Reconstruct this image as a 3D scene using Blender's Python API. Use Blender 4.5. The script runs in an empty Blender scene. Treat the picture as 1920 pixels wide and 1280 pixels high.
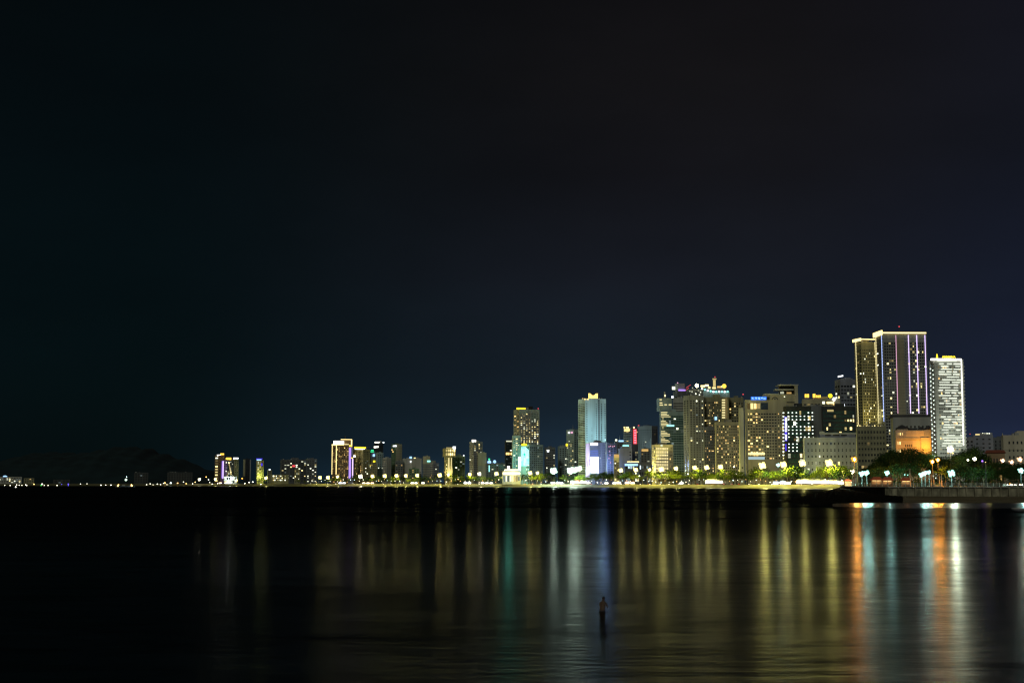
import bpy, bmesh, math, random
from mathutils import Vector, Matrix, Euler

random.seed(7)
scene = bpy.context.scene
COL = scene.collection
R = math.radians
# ------------------------------------------------------------------ camera
F = 2667.0                 # focal length in photo pixels (50 mm on a 36 mm sensor, photo 1920 wide)
CAMZ = 7.7
HOR = 904.5                # photo row of the horizon
PITCH = math.atan((HOR - 640.0) / F)
SP, CP = math.sin(PITCH), math.cos(PITCH)
cd = bpy.data.cameras.new('camera')
cd.lens = 50.0
cd.sensor_width = 36.0
cd.clip_start = 0.5
cd.clip_end = 60000.0
cam = bpy.data.objects.new('camera', cd)
cam.location = (0, 0, CAMZ)
cam.rotation_euler = (math.pi / 2 + PITCH, 0, 0)
COL.objects.link(cam)
scene.camera = cam
scene.view_settings.view_transform = 'Standard'
scene.view_settings.look = 'None'
scene.view_settings.exposure = 0
scene.render.film_transparent = False
scene.cycles.max_bounces = 4
scene.cycles.diffuse_bounces = 2
scene.cycles.glossy_bounces = 3
scene.cycles.sample_clamp_indirect = 4.0
scene.cycles.sample_clamp_direct = 0.0
scene.cycles.use_light_tree = True
scene.cycles.pixel_filter_type = 'BLACKMAN_HARRIS'
scene.cycles.filter_width = 1.25
scene.cycles.caustics_reflective = True


def ray(px, py):
    xc = (px - 960.0) / F
    yc = (640.0 - py) / F
    return Vector((xc, CP - yc * SP, SP + yc * CP))


def at(px, py, Y):
    """the world point that lies on the sight line of photo pixel (px, py) at distance Y"""
    d = ray(px, py)
    return Vector((0, 0, CAMZ)) + d * (Y / d.y)


def gx(px, Y):
    """x of a spot near the horizon line"""
    return at(px, HOR, Y).x


def zat(py, Y):
    return at(960, py, Y).z


# ------------------------------------------------------------------ object helpers
def tag(o, label=None, cat=None, group=None, kind=None):
    if label:
        o['label'] = label
    if cat:
        o['category'] = cat
    if group:
        o['group'] = group
    if kind:
        o['kind'] = kind
    return o


def empty(name, loc=(0, 0, 0), rz=0.0):
    o = bpy.data.objects.new(name, None)
    o.empty_display_size = 0.5
    o.location = loc
    o.rotation_euler = (0, 0, rz)
    COL.objects.link(o)
    return o


def put(name, mesh, parent=None, loc=(0, 0, 0), rz=0.0, scale=None):
    o = bpy.data.objects.new(name, mesh)
    o.location = loc
    o.rotation_euler = (0, 0, rz)
    if scale is not None:
        o.scale = scale
    if parent is not None:
        o.parent = parent
    COL.objects.link(o)
    return o


def copy_tree(o, parent=None):
    c = o.copy()
    COL.objects.link(c)
    c.parent = parent
    for ch in list(o.children):
        copy_tree(ch, c)
    return c


class MB:
    """collects boxes, prisms, tubes, quads; build() links them as one mesh object"""

    def __init__(self):
        self.v, self.f, self.m, self.s = [], [], [], []

    def quad(self, pts, m=0):
        n = len(self.v)
        self.v += [tuple(p) for p in pts]
        self.f.append(tuple(range(n, n + len(pts))))
        self.m.append(m)
        self.s.append(False)
        return self

    def box(self, x0, x1, y0, y1, z0, z1, m=0):
        n = len(self.v)
        self.v += [(x0, y0, z0), (x1, y0, z0), (x1, y1, z0), (x0, y1, z0), (x0, y0, z1), (x1, y0, z1), (x1, y1, z1), (x0, y1, z1)]
        for q in ((0, 3, 2, 1), (4, 5, 6, 7), (0, 1, 5, 4), (1, 2, 6, 5), (2, 3, 7, 6), (3, 0, 4, 7)):
            self.f.append(tuple(n + i for i in q))
            self.m.append(m)
            self.s.append(False)
        return self

    def tube(self, pts, rad, n=8, m=0, cap=True, smooth=True):
        base = len(self.v)
        k = len(pts)
        pts = [Vector(p) for p in pts]
        rad = rad if isinstance(rad, (list, tuple)) else [rad] * k
        for i, p in enumerate(pts):
            d = (pts[min(i + 1, k - 1)] - pts[max(i - 1, 0)]).normalized()
            a = d.orthogonal().normalized() if abs(d.z) < 0.95 else Vector((1, 0, 0)) - d * d.x
            a.normalize()
            b = d.cross(a)
            for j in range(n):
                t = 2 * math.pi * j / n
                self.v.append(tuple(p + (a * math.cos(t) + b * math.sin(t)) * rad[i]))
        for i in range(k - 1):
            for j in range(n):
                q = (base + i * n + j, base + i * n + (j + 1) % n, base + (i + 1) * n + (j + 1) % n, base + (i + 1) * n + j)
                self.f.append(q)
                self.m.append(m)
                self.s.append(smooth)
        if cap:
            self.f.append(tuple(base + j for j in reversed(range(n))))
            self.f.append(tuple(base + (k - 1) * n + j for j in range(n)))
            self.m += [m, m]
            self.s += [False, False]
        return self

    def ball(self, c, rx, ry=None, rz=None, nu=8, nv=5, m=0):
        ry = rx if ry is None else ry
        rz = rx if rz is None else rz
        base = len(self.v)
        for i in range(nv + 1):
            a = math.pi * i / nv
            for j in range(nu):
                t = 2 * math.pi * j / nu
                self.v.append((c[0] + rx * math.sin(a) * math.cos(t), c[1] + ry * math.sin(a) * math.sin(t), c[2] + rz * math.cos(a)))
        for i in range(nv):
            for j in range(nu):
                self.f.append((base + i * nu + j, base + (i + 1) * nu + j, base + (i + 1) * nu + (j + 1) % nu, base + i * nu + (j + 1) % nu))
                self.m.append(m)
                self.s.append(True)
        return self

    def prism(self, poly, z0, z1, m=0):
        n = len(self.v)
        k = len(poly)
        self.v += [(p[0], p[1], z0) for p in poly] + [(p[0], p[1], z1) for p in poly]
        self.f.append(tuple(n + i for i in reversed(range(k))))
        self.f.append(tuple(n + k + i for i in range(k)))
        for i in range(k):
            j = (i + 1) % k
            self.f.append((n + i, n + j, n + k + j, n + k + i))
        self.m += [m] * (k + 2)
        self.s += [False] * (k + 2)
        return self

    def hip(self, x0, x1, y0, y1, z0, z1, m=0, over=0.0, ridge=0.3):
        x0, x1, y0, y1 = x0 - over, x1 + over, y0 - over, y1 + over
        cx, cy = (x0 + x1) / 2, (y0 + y1) / 2
        hx = (x1 - x0) * ridge / 2
        n = len(self.v)
        self.v += [(x0, y0, z0), (x1, y0, z0), (x1, y1, z0), (x0, y1, z0), (cx - hx, cy, z1), (cx + hx, cy, z1)]
        for q in ((0, 1, 5, 4), (1, 2, 5), (2, 3, 4, 5), (3, 0, 4), (0, 3, 2, 1)):
            self.f.append(tuple(n + i for i in q))
            self.m.append(m)
            self.s.append(False)
        return self

    def mesh(self, name, mats):
        me = bpy.data.meshes.new(name)
        me.from_pydata(self.v, [], self.f)
        for mt in (mats if isinstance(mats, (list, tuple)) else [mats]):
            me.materials.append(mt)
        me.polygons.foreach_set('material_index', self.m)
        me.polygons.foreach_set('use_smooth', self.s)
        me.update()
        return me

    def build(self, name, mats, parent=None, loc=(0, 0, 0), rz=0.0):
        return put(name, self.mesh(name, mats), parent, loc, rz)


# ------------------------------------------------------------------ materials
M = {}


def newmat(name):
    m = bpy.data.materials.new(name)
    m.use_nodes = True
    nt = m.node_tree
    nt.nodes.clear()
    out = nt.nodes.new('ShaderNodeOutputMaterial')
    M[name] = m
    return m, nt, out


def L(nt, a, b):
    nt.links.new(a, b)


def fill_ramp(ramp, stops):
    el = ramp.elements
    while len(el) > 1:
        el.remove(el[-1])
    el[0].position = stops[0][0]
    el[0].color = (*stops[0][1], 1)
    for p_, c_ in stops[1:]:
        e = el.new(p_)
        e.color = (*c_, 1)


def surface(name, col, rough=0.8, var=0.25, scale=0.15, stretch=(1, 1, 0.25), spec=0.3, metal=0.0, bump=0.0):
    """a painted or rough surface with uneven weathering"""
    m, nt, out = newmat(name)
    p = nt.nodes.new('ShaderNodeBsdfPrincipled')
    tc = nt.nodes.new('ShaderNodeTexCoord')
    mp = nt.nodes.new('ShaderNodeMapping')
    mp.inputs['Scale'].default_value = stretch
    nz = nt.nodes.new('ShaderNodeTexNoise')
    nz.inputs['Scale'].default_value = scale
    nz.inputs['Detail'].default_value = 5
    rmp = nt.nodes.new('ShaderNodeValToRGB')
    rmp.color_ramp.elements[0].position = 0.3
    rmp.color_ramp.elements[1].position = 0.72
    rmp.color_ramp.elements[0].color = (*[c * (1 - var) for c in col], 1)
    rmp.color_ramp.elements[1].color = (*[min(1, c * (1 + var)) for c in col], 1)
    L(nt, tc.outputs['Object'], mp.inputs['Vector'])
    L(nt, mp.outputs['Vector'], nz.inputs['Vector'])
    L(nt, nz.outputs['Fac'], rmp.inputs['Fac'])
    L(nt, rmp.outputs['Color'], p.inputs['Base Color'])
    p.inputs['Roughness'].default_value = rough
    p.inputs['Specular IOR Level'].default_value = spec
    p.inputs['Metallic'].default_value = metal
    if bump > 0:
        b = nt.nodes.new('ShaderNodeBump')
        b.inputs['Strength'].default_value = bump
        b.inputs['Distance'].default_value = 0.5
        L(nt, nz.outputs['Fac'], b.inputs['Height'])
        L(nt, b.outputs['Normal'], p.inputs['Normal'])
    if spec < 0.05:            # matt rock: no sheen at grazing light
        df = nt.nodes.new('ShaderNodeBsdfDiffuse')
        L(nt, rmp.outputs['Color'], df.inputs['Color'])
        L(nt, df.outputs['BSDF'], out.inputs['Surface'])
        nt.nodes.remove(p)
    else:
        L(nt, p.outputs['BSDF'], out.inputs['Surface'])
    return m


def glow(name, col, strength, sample='NONE', lo=1.0, hi=1.0, tex=None):
    """a lit surface; lo..hi: how much single panes differ"""
    m, nt, out = newmat(name)
    e = nt.nodes.new('ShaderNodeEmission')
    e.inputs['Color'].default_value = (*col, 1)
    e.inputs['Strength'].default_value = strength
    if lo != hi:
        oi = nt.nodes.new('ShaderNodeObjectInfo')
        ge = nt.nodes.new('ShaderNodeNewGeometry')
        ad = nt.nodes.new('ShaderNodeMath')
        ad.operation = 'ADD'
        fr = nt.nodes.new('ShaderNodeMath')
        fr.operation = 'FRACT'
        pw = nt.nodes.new('ShaderNodeMath')
        pw.operation = 'POWER'
        pw.inputs[1].default_value = 1.6
        mr = nt.nodes.new('ShaderNodeMapRange')
        mr.inputs['To Min'].default_value = strength * lo
        mr.inputs['To Max'].default_value = strength * hi
        L(nt, oi.outputs['Random'], ad.inputs[0])
        L(nt, ge.outputs['Random Per Island'], ad.inputs[1])
        L(nt, ad.outputs[0], fr.inputs[0])
        L(nt, fr.outputs[0], pw.inputs[0])
        L(nt, pw.outputs[0], mr.inputs['Value'])
        L(nt, mr.outputs['Result'], e.inputs['Strength'])
    if tex:
        tc = nt.nodes.new('ShaderNodeTexCoord')
        nz = nt.nodes.new('ShaderNodeTexNoise')
        nz.inputs['Scale'].default_value = tex[0]
        nz.inputs['Detail'].default_value = 2
        rp = nt.nodes.new('ShaderNodeValToRGB')
        rp.color_ramp.elements[0].position = 0.38
        rp.color_ramp.elements[0].color = (*tex[1], 1)
        rp.color_ramp.elements[1].position = 0.6
        rp.color_ramp.elements[1].color = (*col, 1)
        L(nt, tc.outputs['Object'], nz.inputs['Vector'])
        L(nt, nz.outputs['Fac'], rp.inputs['Fac'])
        L(nt, rp.outputs['Color'], e.inputs['Color'])
    L(nt, e.outputs[0], out.inputs['Surface'])
    m.cycles.emission_sampling = sample
    return m


def leafmat(name, dark, light, trans=0.25):
    m, nt, out = newmat(name)
    d = nt.nodes.new('ShaderNodeBsdfDiffuse')
    t = nt.nodes.new('ShaderNodeBsdfTranslucent')
    mx = nt.nodes.new('ShaderNodeMixShader')
    mx.inputs[0].default_value = trans
    ge = nt.nodes.new('ShaderNodeNewGeometry')
    rp = nt.nodes.new('ShaderNodeValToRGB')
    rp.color_ramp.elements[0].color = (*dark, 1)
    rp.color_ramp.elements[1].color = (*light, 1)
    L(nt, ge.outputs['Random Per Island'], rp.inputs['Fac'])
    L(nt, rp.outputs['Color'], d.inputs['Color'])
    L(nt, rp.outputs['Color'], t.inputs['Color'])
    L(nt, d.outputs[0], mx.inputs[1])
    L(nt, t.outputs[0], mx.inputs[2])
    L(nt, mx.outputs[0], out.inputs['Surface'])
    return m


# walls: the differing light on each building is put into its tone
WALLS = dict(
    grey=(0.30, 0.31, 0.30), pale=(0.38, 0.38, 0.35), cream=(0.46, 0.42, 0.33), olive=(0.25, 0.24, 0.15), brown=(0.28, 0.19, 0.11),
    dark=(0.085, 0.09, 0.10), slate=(0.13, 0.14, 0.155), teal=(0.28, 0.37, 0.38), cyan=(0.52, 0.62, 0.64), lilac=(0.36, 0.36, 0.50),
    green=(0.13, 0.20, 0.12), tan=(0.38, 0.35, 0.25), blue=(0.14, 0.20, 0.32), dim=(0.05, 0.055, 0.055), yellow=(0.40, 0.36, 0.16),
    bluegrey=(0.23, 0.245, 0.30), violet=(0.30, 0.18, 0.42), white=(0.62, 0.64, 0.60), black=(0.03, 0.035, 0.04), gold=(0.42, 0.38, 0.19))
for k, c in WALLS.items():
    surface('wall_' + k, c, 0.75, 0.30, 0.09, (1, 1, 0.12))
surface('pole_paint', (0.012, 0.012, 0.012), 0.7, 0.2, 1.0)
surface('metal_dark', (0.06, 0.06, 0.06), 0.5, 0.2, 1.0, metal=0.6)
surface('metal_pale', (0.35, 0.35, 0.34), 0.45, 0.15, 1.0, metal=0.5)
surface('roof_dark', (0.05, 0.05, 0.055), 0.8, 0.25, 0.3)
surface('roof_red', (0.26, 0.08, 0.05), 0.8, 0.25, 0.6)
surface('concrete', (0.26, 0.25, 0.22), 0.9, 0.35, 0.25, (1, 1, 0.5), bump=0.3)
surface('stone_dark', (0.014, 0.013, 0.011), 0.95, 0.5, 0.35, (1, 1, 1), spec=0.02, bump=0.5)
surface('earth', (0.07, 0.07, 0.05), 0.95, 0.4, 0.02, (1, 1, 1))
surface('asphalt', (0.05, 0.05, 0.05), 0.85, 0.25, 0.3, (1, 1, 1))
surface('paving', (0.22, 0.20, 0.17), 0.85, 0.25, 0.2, (1, 1, 1))
surface('sand', (0.17, 0.158, 0.07), 0.95, 0.3, 0.045, (0.25, 1.6, 1), bump=0.7)
surface('sand_dark', (0.20, 0.17, 0.11), 0.9, 0.3, 0.08, (0.3, 1.5, 1), spec=0.0)
surface('bark', (0.12, 0.09, 0.06), 0.9, 0.4, 1.5)
surface('bark_pale', (0.30, 0.25, 0.18), 0.9, 0.3, 1.5)
surface('canvas', (0.7, 0.68, 0.6), 0.8, 0.1, 0.5)
surface('canvas_red', (0.5, 0.10, 0.08), 0.8, 0.1, 0.5)
surface('canvas_blue', (0.12, 0.2, 0.5), 0.8, 0.1, 0.5)
surface('wood', (0.22, 0.13, 0.07), 0.7, 0.3, 2.0)
surface('rubber', (0.02, 0.02, 0.02), 0.8, 0.2, 1.0)
for k, c in dict(white=(0.7, 0.7, 0.7), silver=(0.4, 0.4, 0.42), black=(0.02, 0.02, 0.025), red=(0.4, 0.03, 0.02)).items():
    surface('paint_' + k, c, 0.3, 0.05, 0.5, spec=0.5)
surface('skin', (0.095, 0.055, 0.033), 0.55, 0.15, 6.0, (1, 1, 1))
surface('hair', (0.015, 0.012, 0.01), 0.6, 0.3, 20.0, (1, 1, 1))
surface('cloth_dark', (0.03, 0.03, 0.04), 0.85, 0.3, 8.0, (1, 1, 1))
surface('cloth_pale', (0.45, 0.45, 0.45), 0.85, 0.3, 8.0, (1, 1, 1))
surface('net', (0.75, 0.88, 0.95), 0.6, 0.1, 8.0, (1, 1, 1))
surface('glass_dark', (0.022, 0.026, 0.03), 0.25, 0.4, 0.3, (1, 1, 1), spec=0.5)
surface('glass_teal', (0.03, 0.075, 0.075), 0.25, 0.4, 0.3, (1, 1, 1), spec=0.5)
surface('glass_blue', (0.03, 0.05, 0.09), 0.25, 0.4, 0.3, (1, 1, 1), spec=0.5)
# lit windows
glow('lit_warm', (1.0, 0.62, 0.20), 2.1, lo=0.22, hi=1.6)
glow('lit_yellow', (1.0, 0.80, 0.32), 2.1, lo=0.22, hi=1.6)
glow('lit_white', (0.97, 1.0, 0.72), 2.0, lo=0.22, hi=1.6)
glow('lit_cool', (0.66, 0.92, 1.0), 1.6, lo=0.22, hi=1.5)
glow('lit_dim', (0.85, 0.62, 0.24), 0.32, lo=0.25, hi=1.7)
glow('lit_dimcool', (0.5, 0.66, 0.66), 0.22, lo=0.25, hi=1.7)
LITS = dict(warm=('lit_warm', 'lit_warm', 'lit_yellow', 'lit_dim'), yellow=('lit_yellow', 'lit_yellow', 'lit_white', 'lit_dim'), white=('lit_white', 'lit_white', 'lit_yellow', 'lit_dimcool'),
            cool=('lit_cool', 'lit_white', 'lit_dimcool'), dim=('lit_dim', 'lit_dim', 'lit_warm'), dimcool=('lit_dimcool', 'lit_dimcool', 'lit_white'))
# strips, signs, screens
glow('strip_gold', (1.0, 0.78, 0.30), 2.2)
glow('strip_goldthin', (1.0, 0.85, 0.40), 1.0)
glow('strip_white', (1.0, 0.96, 0.84), 2.6)
glow('strip_purple', (0.74, 0.56, 1.0), 1.5)
glow('strip_blue', (0.42, 0.55, 1.0), 1.3)
glow('panel_dimblue', (0.25, 0.36, 1.0), 0.55)
glow('strip_pink', (1.0, 0.5, 0.75), 1.0)
glow('strip_red', (1.0, 0.10, 0.12), 1.0)
glow('strip_violet', (0.42, 0.25, 1.0), 1.4)
glow('sign_gold', (1.0, 0.55, 0.06), 2.2)
glow('sign_yellow', (1.0, 0.80, 0.03), 1.6)
glow('sign_white', (0.92, 0.96, 1.0), 2.5)
glow('sign_blue', (0.04, 0.20, 1.0), 1.3)
glow('sign_bluepale', (0.35, 0.62, 1.0), 1.6)
glow('sign_deepblue', (0.10, 0.06, 1.0), 0.9)
glow('sign_green', (0.05, 0.9, 0.35), 1.4)
glow('sign_teal', (0.35, 1.0, 0.9), 1.6)
glow('facade_dot', (0.86, 1.0, 0.84), 2.4)
# ------------------------------------------------------------------ shoreline
DP = [(-600, 3500), (0, 3300), (300, 3100), (600, 2800), (800, 2600), (1000, 2350), (1200, 2080), (1400, 1830), (1575, 1640), (1700, 1500), (1900, 1350), (2600, 1100)]


def D(px):
    for (a, da), (b, db) in zip(DP, DP[1:]):
        if a <= px <= b:
            t = (px - a) / (b - a)
            t = t * t * (3 - 2 * t) * 0.35 + t * 0.65
            return da + (db - da) * t
    return DP[-1][1]


GROUND = 5.0
LANDMARKS = []
WIN_CACHE = {}


def window_mesh(w, h, frame, pane):
    w, h = round(w * 5) / 5, round(h * 5) / 5
    w, h = max(w, 0.4), max(h, 0.4)
    key = (w, h, frame, pane)
    if key not in WIN_CACHE:
        mb = MB()
        t = min(0.22, w * 0.12)
        mb.box(-w / 2, -w / 2 + t, -0.16, 0.05, -h / 2, h / 2, 0)
        mb.box(w / 2 - t, w / 2, -0.16, 0.05, -h / 2, h / 2, 0)
        mb.box(-w / 2 + t, w / 2 - t, -0.15, 0.05, -h / 2, -h / 2 + t, 0)
        mb.quad([(-w / 2 + t, -0.08, -h / 2 + t), (w / 2 - t, -0.08, -h / 2 + t), (w / 2 - t, -0.08, h / 2), (-w / 2 + t, -0.08, h / 2)], 1)
        WIN_CACHE[key] = mb.mesh('window', [M[frame], M[pane]])
    return WIN_CACHE[key]


def text_mesh(txt, mat, extrude=0.15, bold=0.03):
    cu = bpy.data.curves.new('lettering', 'FONT')
    cu.body = txt
    cu.size = 1.0
    cu.align_x = 'CENTER'
    cu.align_y = 'CENTER'
    cu.extrude = extrude
    cu.offset = bold
    cu.resolution_u = 3
    ob = bpy.data.objects.new('lettering', cu)
    COL.objects.link(ob)
    dg = bpy.context.evaluated_depsgraph_get()
    me = bpy.data.meshes.new_from_object(ob.evaluated_get(dg))
    bpy.data.objects.remove(ob)
    bpy.data.curves.remove(cu)
    me.materials.clear()
    me.materials.append(M[mat])
    return me


class Bld:
    def __init__(self, name, label, cat, x0, xc, x1, ytop, Y, wall='grey', th=25, ref=None, floor=3.4, ledge=True, parapet=1.2, deep=None, ground=GROUND, group=None, roomy=True):
        self.rng = random.Random(int(x0 * 31 + x1 * 7 + ytop))
        self.ground = ground
        single = xc is None
        xc_ = x0 if single else xc
        u0, uc, u1 = [at(p, ytop, 1.0).x for p in (x0, xc_, x1)]
        self.top = at(xc_, ytop, Y).z - ground
        rz = R(th) - math.atan(uc) if not single else -math.atan((u0 + u1) / 2) + R(2)
        self.rz = rz
        c, s = math.cos(rz), math.sin(rz)
        Xc = uc * Y
        self.W = (u1 * Y - Xc) / (c - u1 * s)
        if single:
            self.D = deep or max(10.0, min(self.W * 0.7, 28.0))
        else:
            self.D = (Xc - u0 * Y) / (s + u0 * c)
        self.P = Vector((Xc, Y, ground))
        self.ex = Vector((c, s, 0))
        self.ey = Vector((-s, c, 0))
        self.root = empty(name, self.P, rz)
        tag(self.root, label, cat, group)
        if ref:
            LANDMARKS.append(((x0 + x1) / 2, ref))
        self.wall = wall
        self.mb = MB()
        H = self.top
        self.mb.box(0, self.W, 0, self.D, 0, H - parapet, 0)
        # parapet ring and roof
        for (a, b_, c_, d_) in ((0, self.W, 0, 0.5), (0, self.W, self.D - 0.5, self.D), (0, 0.5, 0.5, self.D - 0.5), (self.W - 0.5, self.W, 0.5, self.D - 0.5)):
            self.mb.box(a, b_, c_, d_, H - parapet, H, 0)
        if ledge:
            z = floor * 1.3
            while z < H - 3:
                self.mb.box(-0.35, self.W + 0.35, -0.35, self.D + 0.3, z, z + 0.5, 0)
                z += floor
        self.wins = []
        if roomy and H > 30:
            hw = max(4.0, self.W * 0.28)
            self.room = MB().box(self.W * 0.4, self.W * 0.4 + hw, self.D * 0.35, self.D * 0.35 + max(3, self.D * 0.4), H - parapet - 0.2, H + min(4.0, self.W * 0.12), 0)
        else:
            self.room = None

    # a spot on a face: R is the face between corner and right edge, L the one between left edge and corner
    def spot(self, face, px, py, back=0.0):
        d = ray(px, py)
        n = -self.ey if face == 'R' else -self.ex
        e = self.ex if face == 'R' else self.ey
        p0 = self.P - n * back
        t = n.dot(p0 - Vector((0, 0, CAMZ))) / n.dot(d)
        q = Vector((0, 0, CAMZ)) + d * t
        return (q - p0).dot(e), q.z - self.ground

    def _place(self, face, s0, s1, z0, z1, p0, p1):
        """box bounds for a panel on a face, from p0 (in front negative) to p1"""
        return (s0, s1, p0, p1, z0, z1) if face == 'R' else (p0, p1, s0, s1, z0, z1)

    def rect(self, face, xa, ya, xb, yb, mat, name, proud=0.5, back=0.0, label=None):
        sa, za = self.spot(face, xa, ya, back)
        sb, zb = self.spot(face, xb, yb, back)
        s0, s1, z0, z1 = min(sa, sb), max(sa, sb), min(za, zb), max(za, zb)
        o = MB().box(*self._place(face, s0, s1, z0, z1, back - proud, back - 0.02)).build(name, M[mat], self.root)
        if label:
            o['label'] = label
        return o

    def band(self, face, f0, f1, z0, z1, mat, name, proud=0.5):
        Lf = self.W if face == 'R' else self.D
        return MB().box(*self._place(face, f0 * Lf, f1 * Lf, z0 * self.top, z1 * self.top, -proud, -0.02)).build(name, M[mat], self.root)

    def roof(self, xa, xb, ya, yb, mat, name, back=2.0, depth=3.0, label=None):
        sa, za = self.spot('R', xa, ya, back)
        sb, zb = self.spot('R', xb, yb, back)
        o = MB().box(min(sa, sb), max(sa, sb), back, back + depth, min(za, zb), max(za, zb)).build(name, M[mat], self.root)
        if label:
            o['label'] = label
        return o

    def strip(self, face, xa, ya, yb, mat, name='light_strip', w=0.7, xb=None, proud=0.7):
        sa, za = self.spot(face, xa, ya)
        sb, zb = self.spot(face, xb if xb is not None else xa, yb)
        mb = MB()
        lo, hi = (sa, za), (sb, zb)
        if xb is None:
            sb = sa
        n = []
        for (s, z) in ((sa, za), (sb, zb)):
            for ds in (-w / 2, w / 2):
                for p in (-proud, 0.0):
                    n.append((s + ds, p, z) if face == 'R' else (p, s + ds, z))
        mb.v = n
        mb.f = [(0, 2, 6, 4), (1, 5, 7, 3), (0, 4, 5, 1), (2, 3, 7, 6), (0, 1, 3, 2), (4, 6, 7, 5)]
        mb.m = [0] * 6
        mb.s = [False] * 6
        return mb.build(name, M[mat], self.root)

    def win(self, face, cols, rows, lit=0.15, pal='warm', w=0.62, h=0.55, s=(0.03, 0.97), z=(0.06, 0.95), glass='glass_dark', rowlit=None, collit=None):
        Lf = self.W if face == 'R' else self.D
        cs, rs = Lf * (s[1] - s[0]) / cols, self.top * (z[1] - z[0]) / rows
        for j in range(rows):
            pr = lit if rowlit is None else lit * rowlit(j / max(1, rows - 1))
            for i in range(cols):
                pp = pr if collit is None else pr * collit(i / max(1, cols - 1))
                if isinstance(pal, dict):
                    pan = None
                else:
                    pan = M[self.rng.choice(LITS[pal])].name if self.rng.random() < pp else glass
                kw = kh = 1.0
                if pan.startswith('lit') and cols > 2 and pal != 'grid':
                    kw, kh = self.rng.choice((0.7, 0.85, 1.0, 1.0, 1.25, 1.5)), self.rng.choice((0.75, 1.0, 1.0, 1.2))
                self.wins.append((face, Lf * s[0] + (i + 0.5) * cs, self.top * z[0] + (j + 0.5) * rs, min(cs * 0.97, cs * w * kw), min(rs * 0.9, rs * h * kh), pan))

    def text(self, txt, face, xa, ya, xb, yb, mat, name='sign_lettering', proud=0.6, vertical=False, back=0.0):
        sa, za = self.spot(face, xa, ya, back)
        sb, zb = self.spot(face, xb, yb, back)
        me = text_mesh(txt, mat)
        vx = [v.co.x for v in me.vertices]
        vy = [v.co.y for v in me.vertices]
        w, h = max(vx) - min(vx), max(vy) - min(vy)
        cx, cy = (max(vx) + min(vx)) / 2, (max(vy) + min(vy)) / 2
        kx, ky = abs(sb - sa) / w, abs(za - zb) / h
        for v in me.vertices:
            x, y, d = (v.co.x - cx) * kx, (v.co.y - cy) * ky, v.co.z
            v.co = (x, d * -2.0, y)
        me.flip_normals()
        s, z = (sa + sb) / 2, (za + zb) / 2
        loc = (s, back - proud, z) if face == 'R' else (back - proud, s, z)
        return put(name, me, self.root, loc, 0 if face == 'R' else -math.pi / 2)

    def light(self, face, px, py, out, col, power, rad=1.5, name='floodlight'):
        """an unseen point light hung OUT metres before a face; no fixture is built"""
        s, z = self.spot(face, px, py)
        loc = Vector((s, -out, z)) if face == 'R' else Vector((-out, s, z))
        ld = bpy.data.lights.new(name, 'POINT')
        ld.color = col
        ld.energy = power
        ld.shadow_soft_size = rad
        lo = bpy.data.objects.new(name + '_beam', ld)
        lo.location = loc
        lo.parent = self.root
        COL.objects.link(lo)

    def finish(self, frame=None):
        w = self.wall
        self.mb.build('body', [M['wall_' + w]], self.root)
        if self.W > 16 and self.D > 8 and self.top > 25:
            for _ in range(self.rng.choice((2, 3, 4))):
                x, y = self.rng.uniform(1.5, self.W - 4), self.rng.uniform(1.5, max(2.0, self.D * 0.3))
                if self.rng.random() < 0.4:
                    MB().tube([(x, y, self.top - 1.3), (x, y, self.top + 1.6)], 1.1, 10).build('water_tank', M['metal_pale'], self.root)
                else:
                    MB().box(x, x + self.rng.uniform(1.5, 3), y, y + 1.6, self.top - 1.3, self.top + self.rng.uniform(0.3, 1.8)).build('roof_unit', M['wall_grey'], self.root)
        if self.top > 55 and self.P.y < 2700 and self.rng.random() < 0.45:
            x, y, hh = self.W * self.rng.uniform(0.3, 0.7), self.D * 0.4, self.rng.uniform(6, 13)
            MB().tube([(x, y, self.top - 1.3), (x, y, self.top + hh)], [0.5, 0.25], 6).build('antenna', M['metal_pale'], self.root)
        if self.room:
            self.room.build('roof_room', [M['wall_' + w]], self.root)
        # single windows: lit ones first, at most 100; the rest is one part
        ws = sorted(self.wins, key=lambda t: (t[5].startswith('glass') or t[5].startswith('lit_dim'), t[5].startswith('glass'), t[0] == 'L'))
        frame = 'wall_' + (frame or w)
        single, rest = (ws, []) if len(ws) <= 100 else (ws[:100], ws[100:])
        for (face, s, z, ww, hh, pan) in single:
            me = window_mesh(ww, hh, frame, pan)
            if face == 'R':
                put('window', me, self.root, (s, 0, z), 0)
            else:
                put('window', me, self.root, (0, s, z), -math.pi / 2)
        if rest:
            mats = sorted({t[5] for t in rest})
            mb = MB()
            for (face, s, z, ww, hh, pan) in rest:
                mb.box(*self._place(face, s - ww / 2, s + ww / 2, z - hh / 2, z + hh / 2, -0.12, -0.01), mats.index(pan))
            o = mb.build('window', [M[x] for x in mats], self.root)
            o['kind'] = 'stuff'
        return self
# ------------------------------------------------------------------ the city, from the far end of the bay to the near one
def Yb(px, layer=0.0):
    return D(px) + 150 + layer * 70


def auto(B, face, lit, pal, cell=5.0, row=4.0, **k):
    """windows in cells of about CELL x ROW metres"""
    Lf = B.W if face == 'R' else B.D
    s = k.get('s', (0.03, 0.97))
    z = k.get('z', (0.06, 0.95))
    B.win(face, max(1, round(Lf * (s[1] - s[0]) / cell)), max(1, round(B.top * (z[1] - z[0]) / row)), lit, pal, **k)


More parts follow.
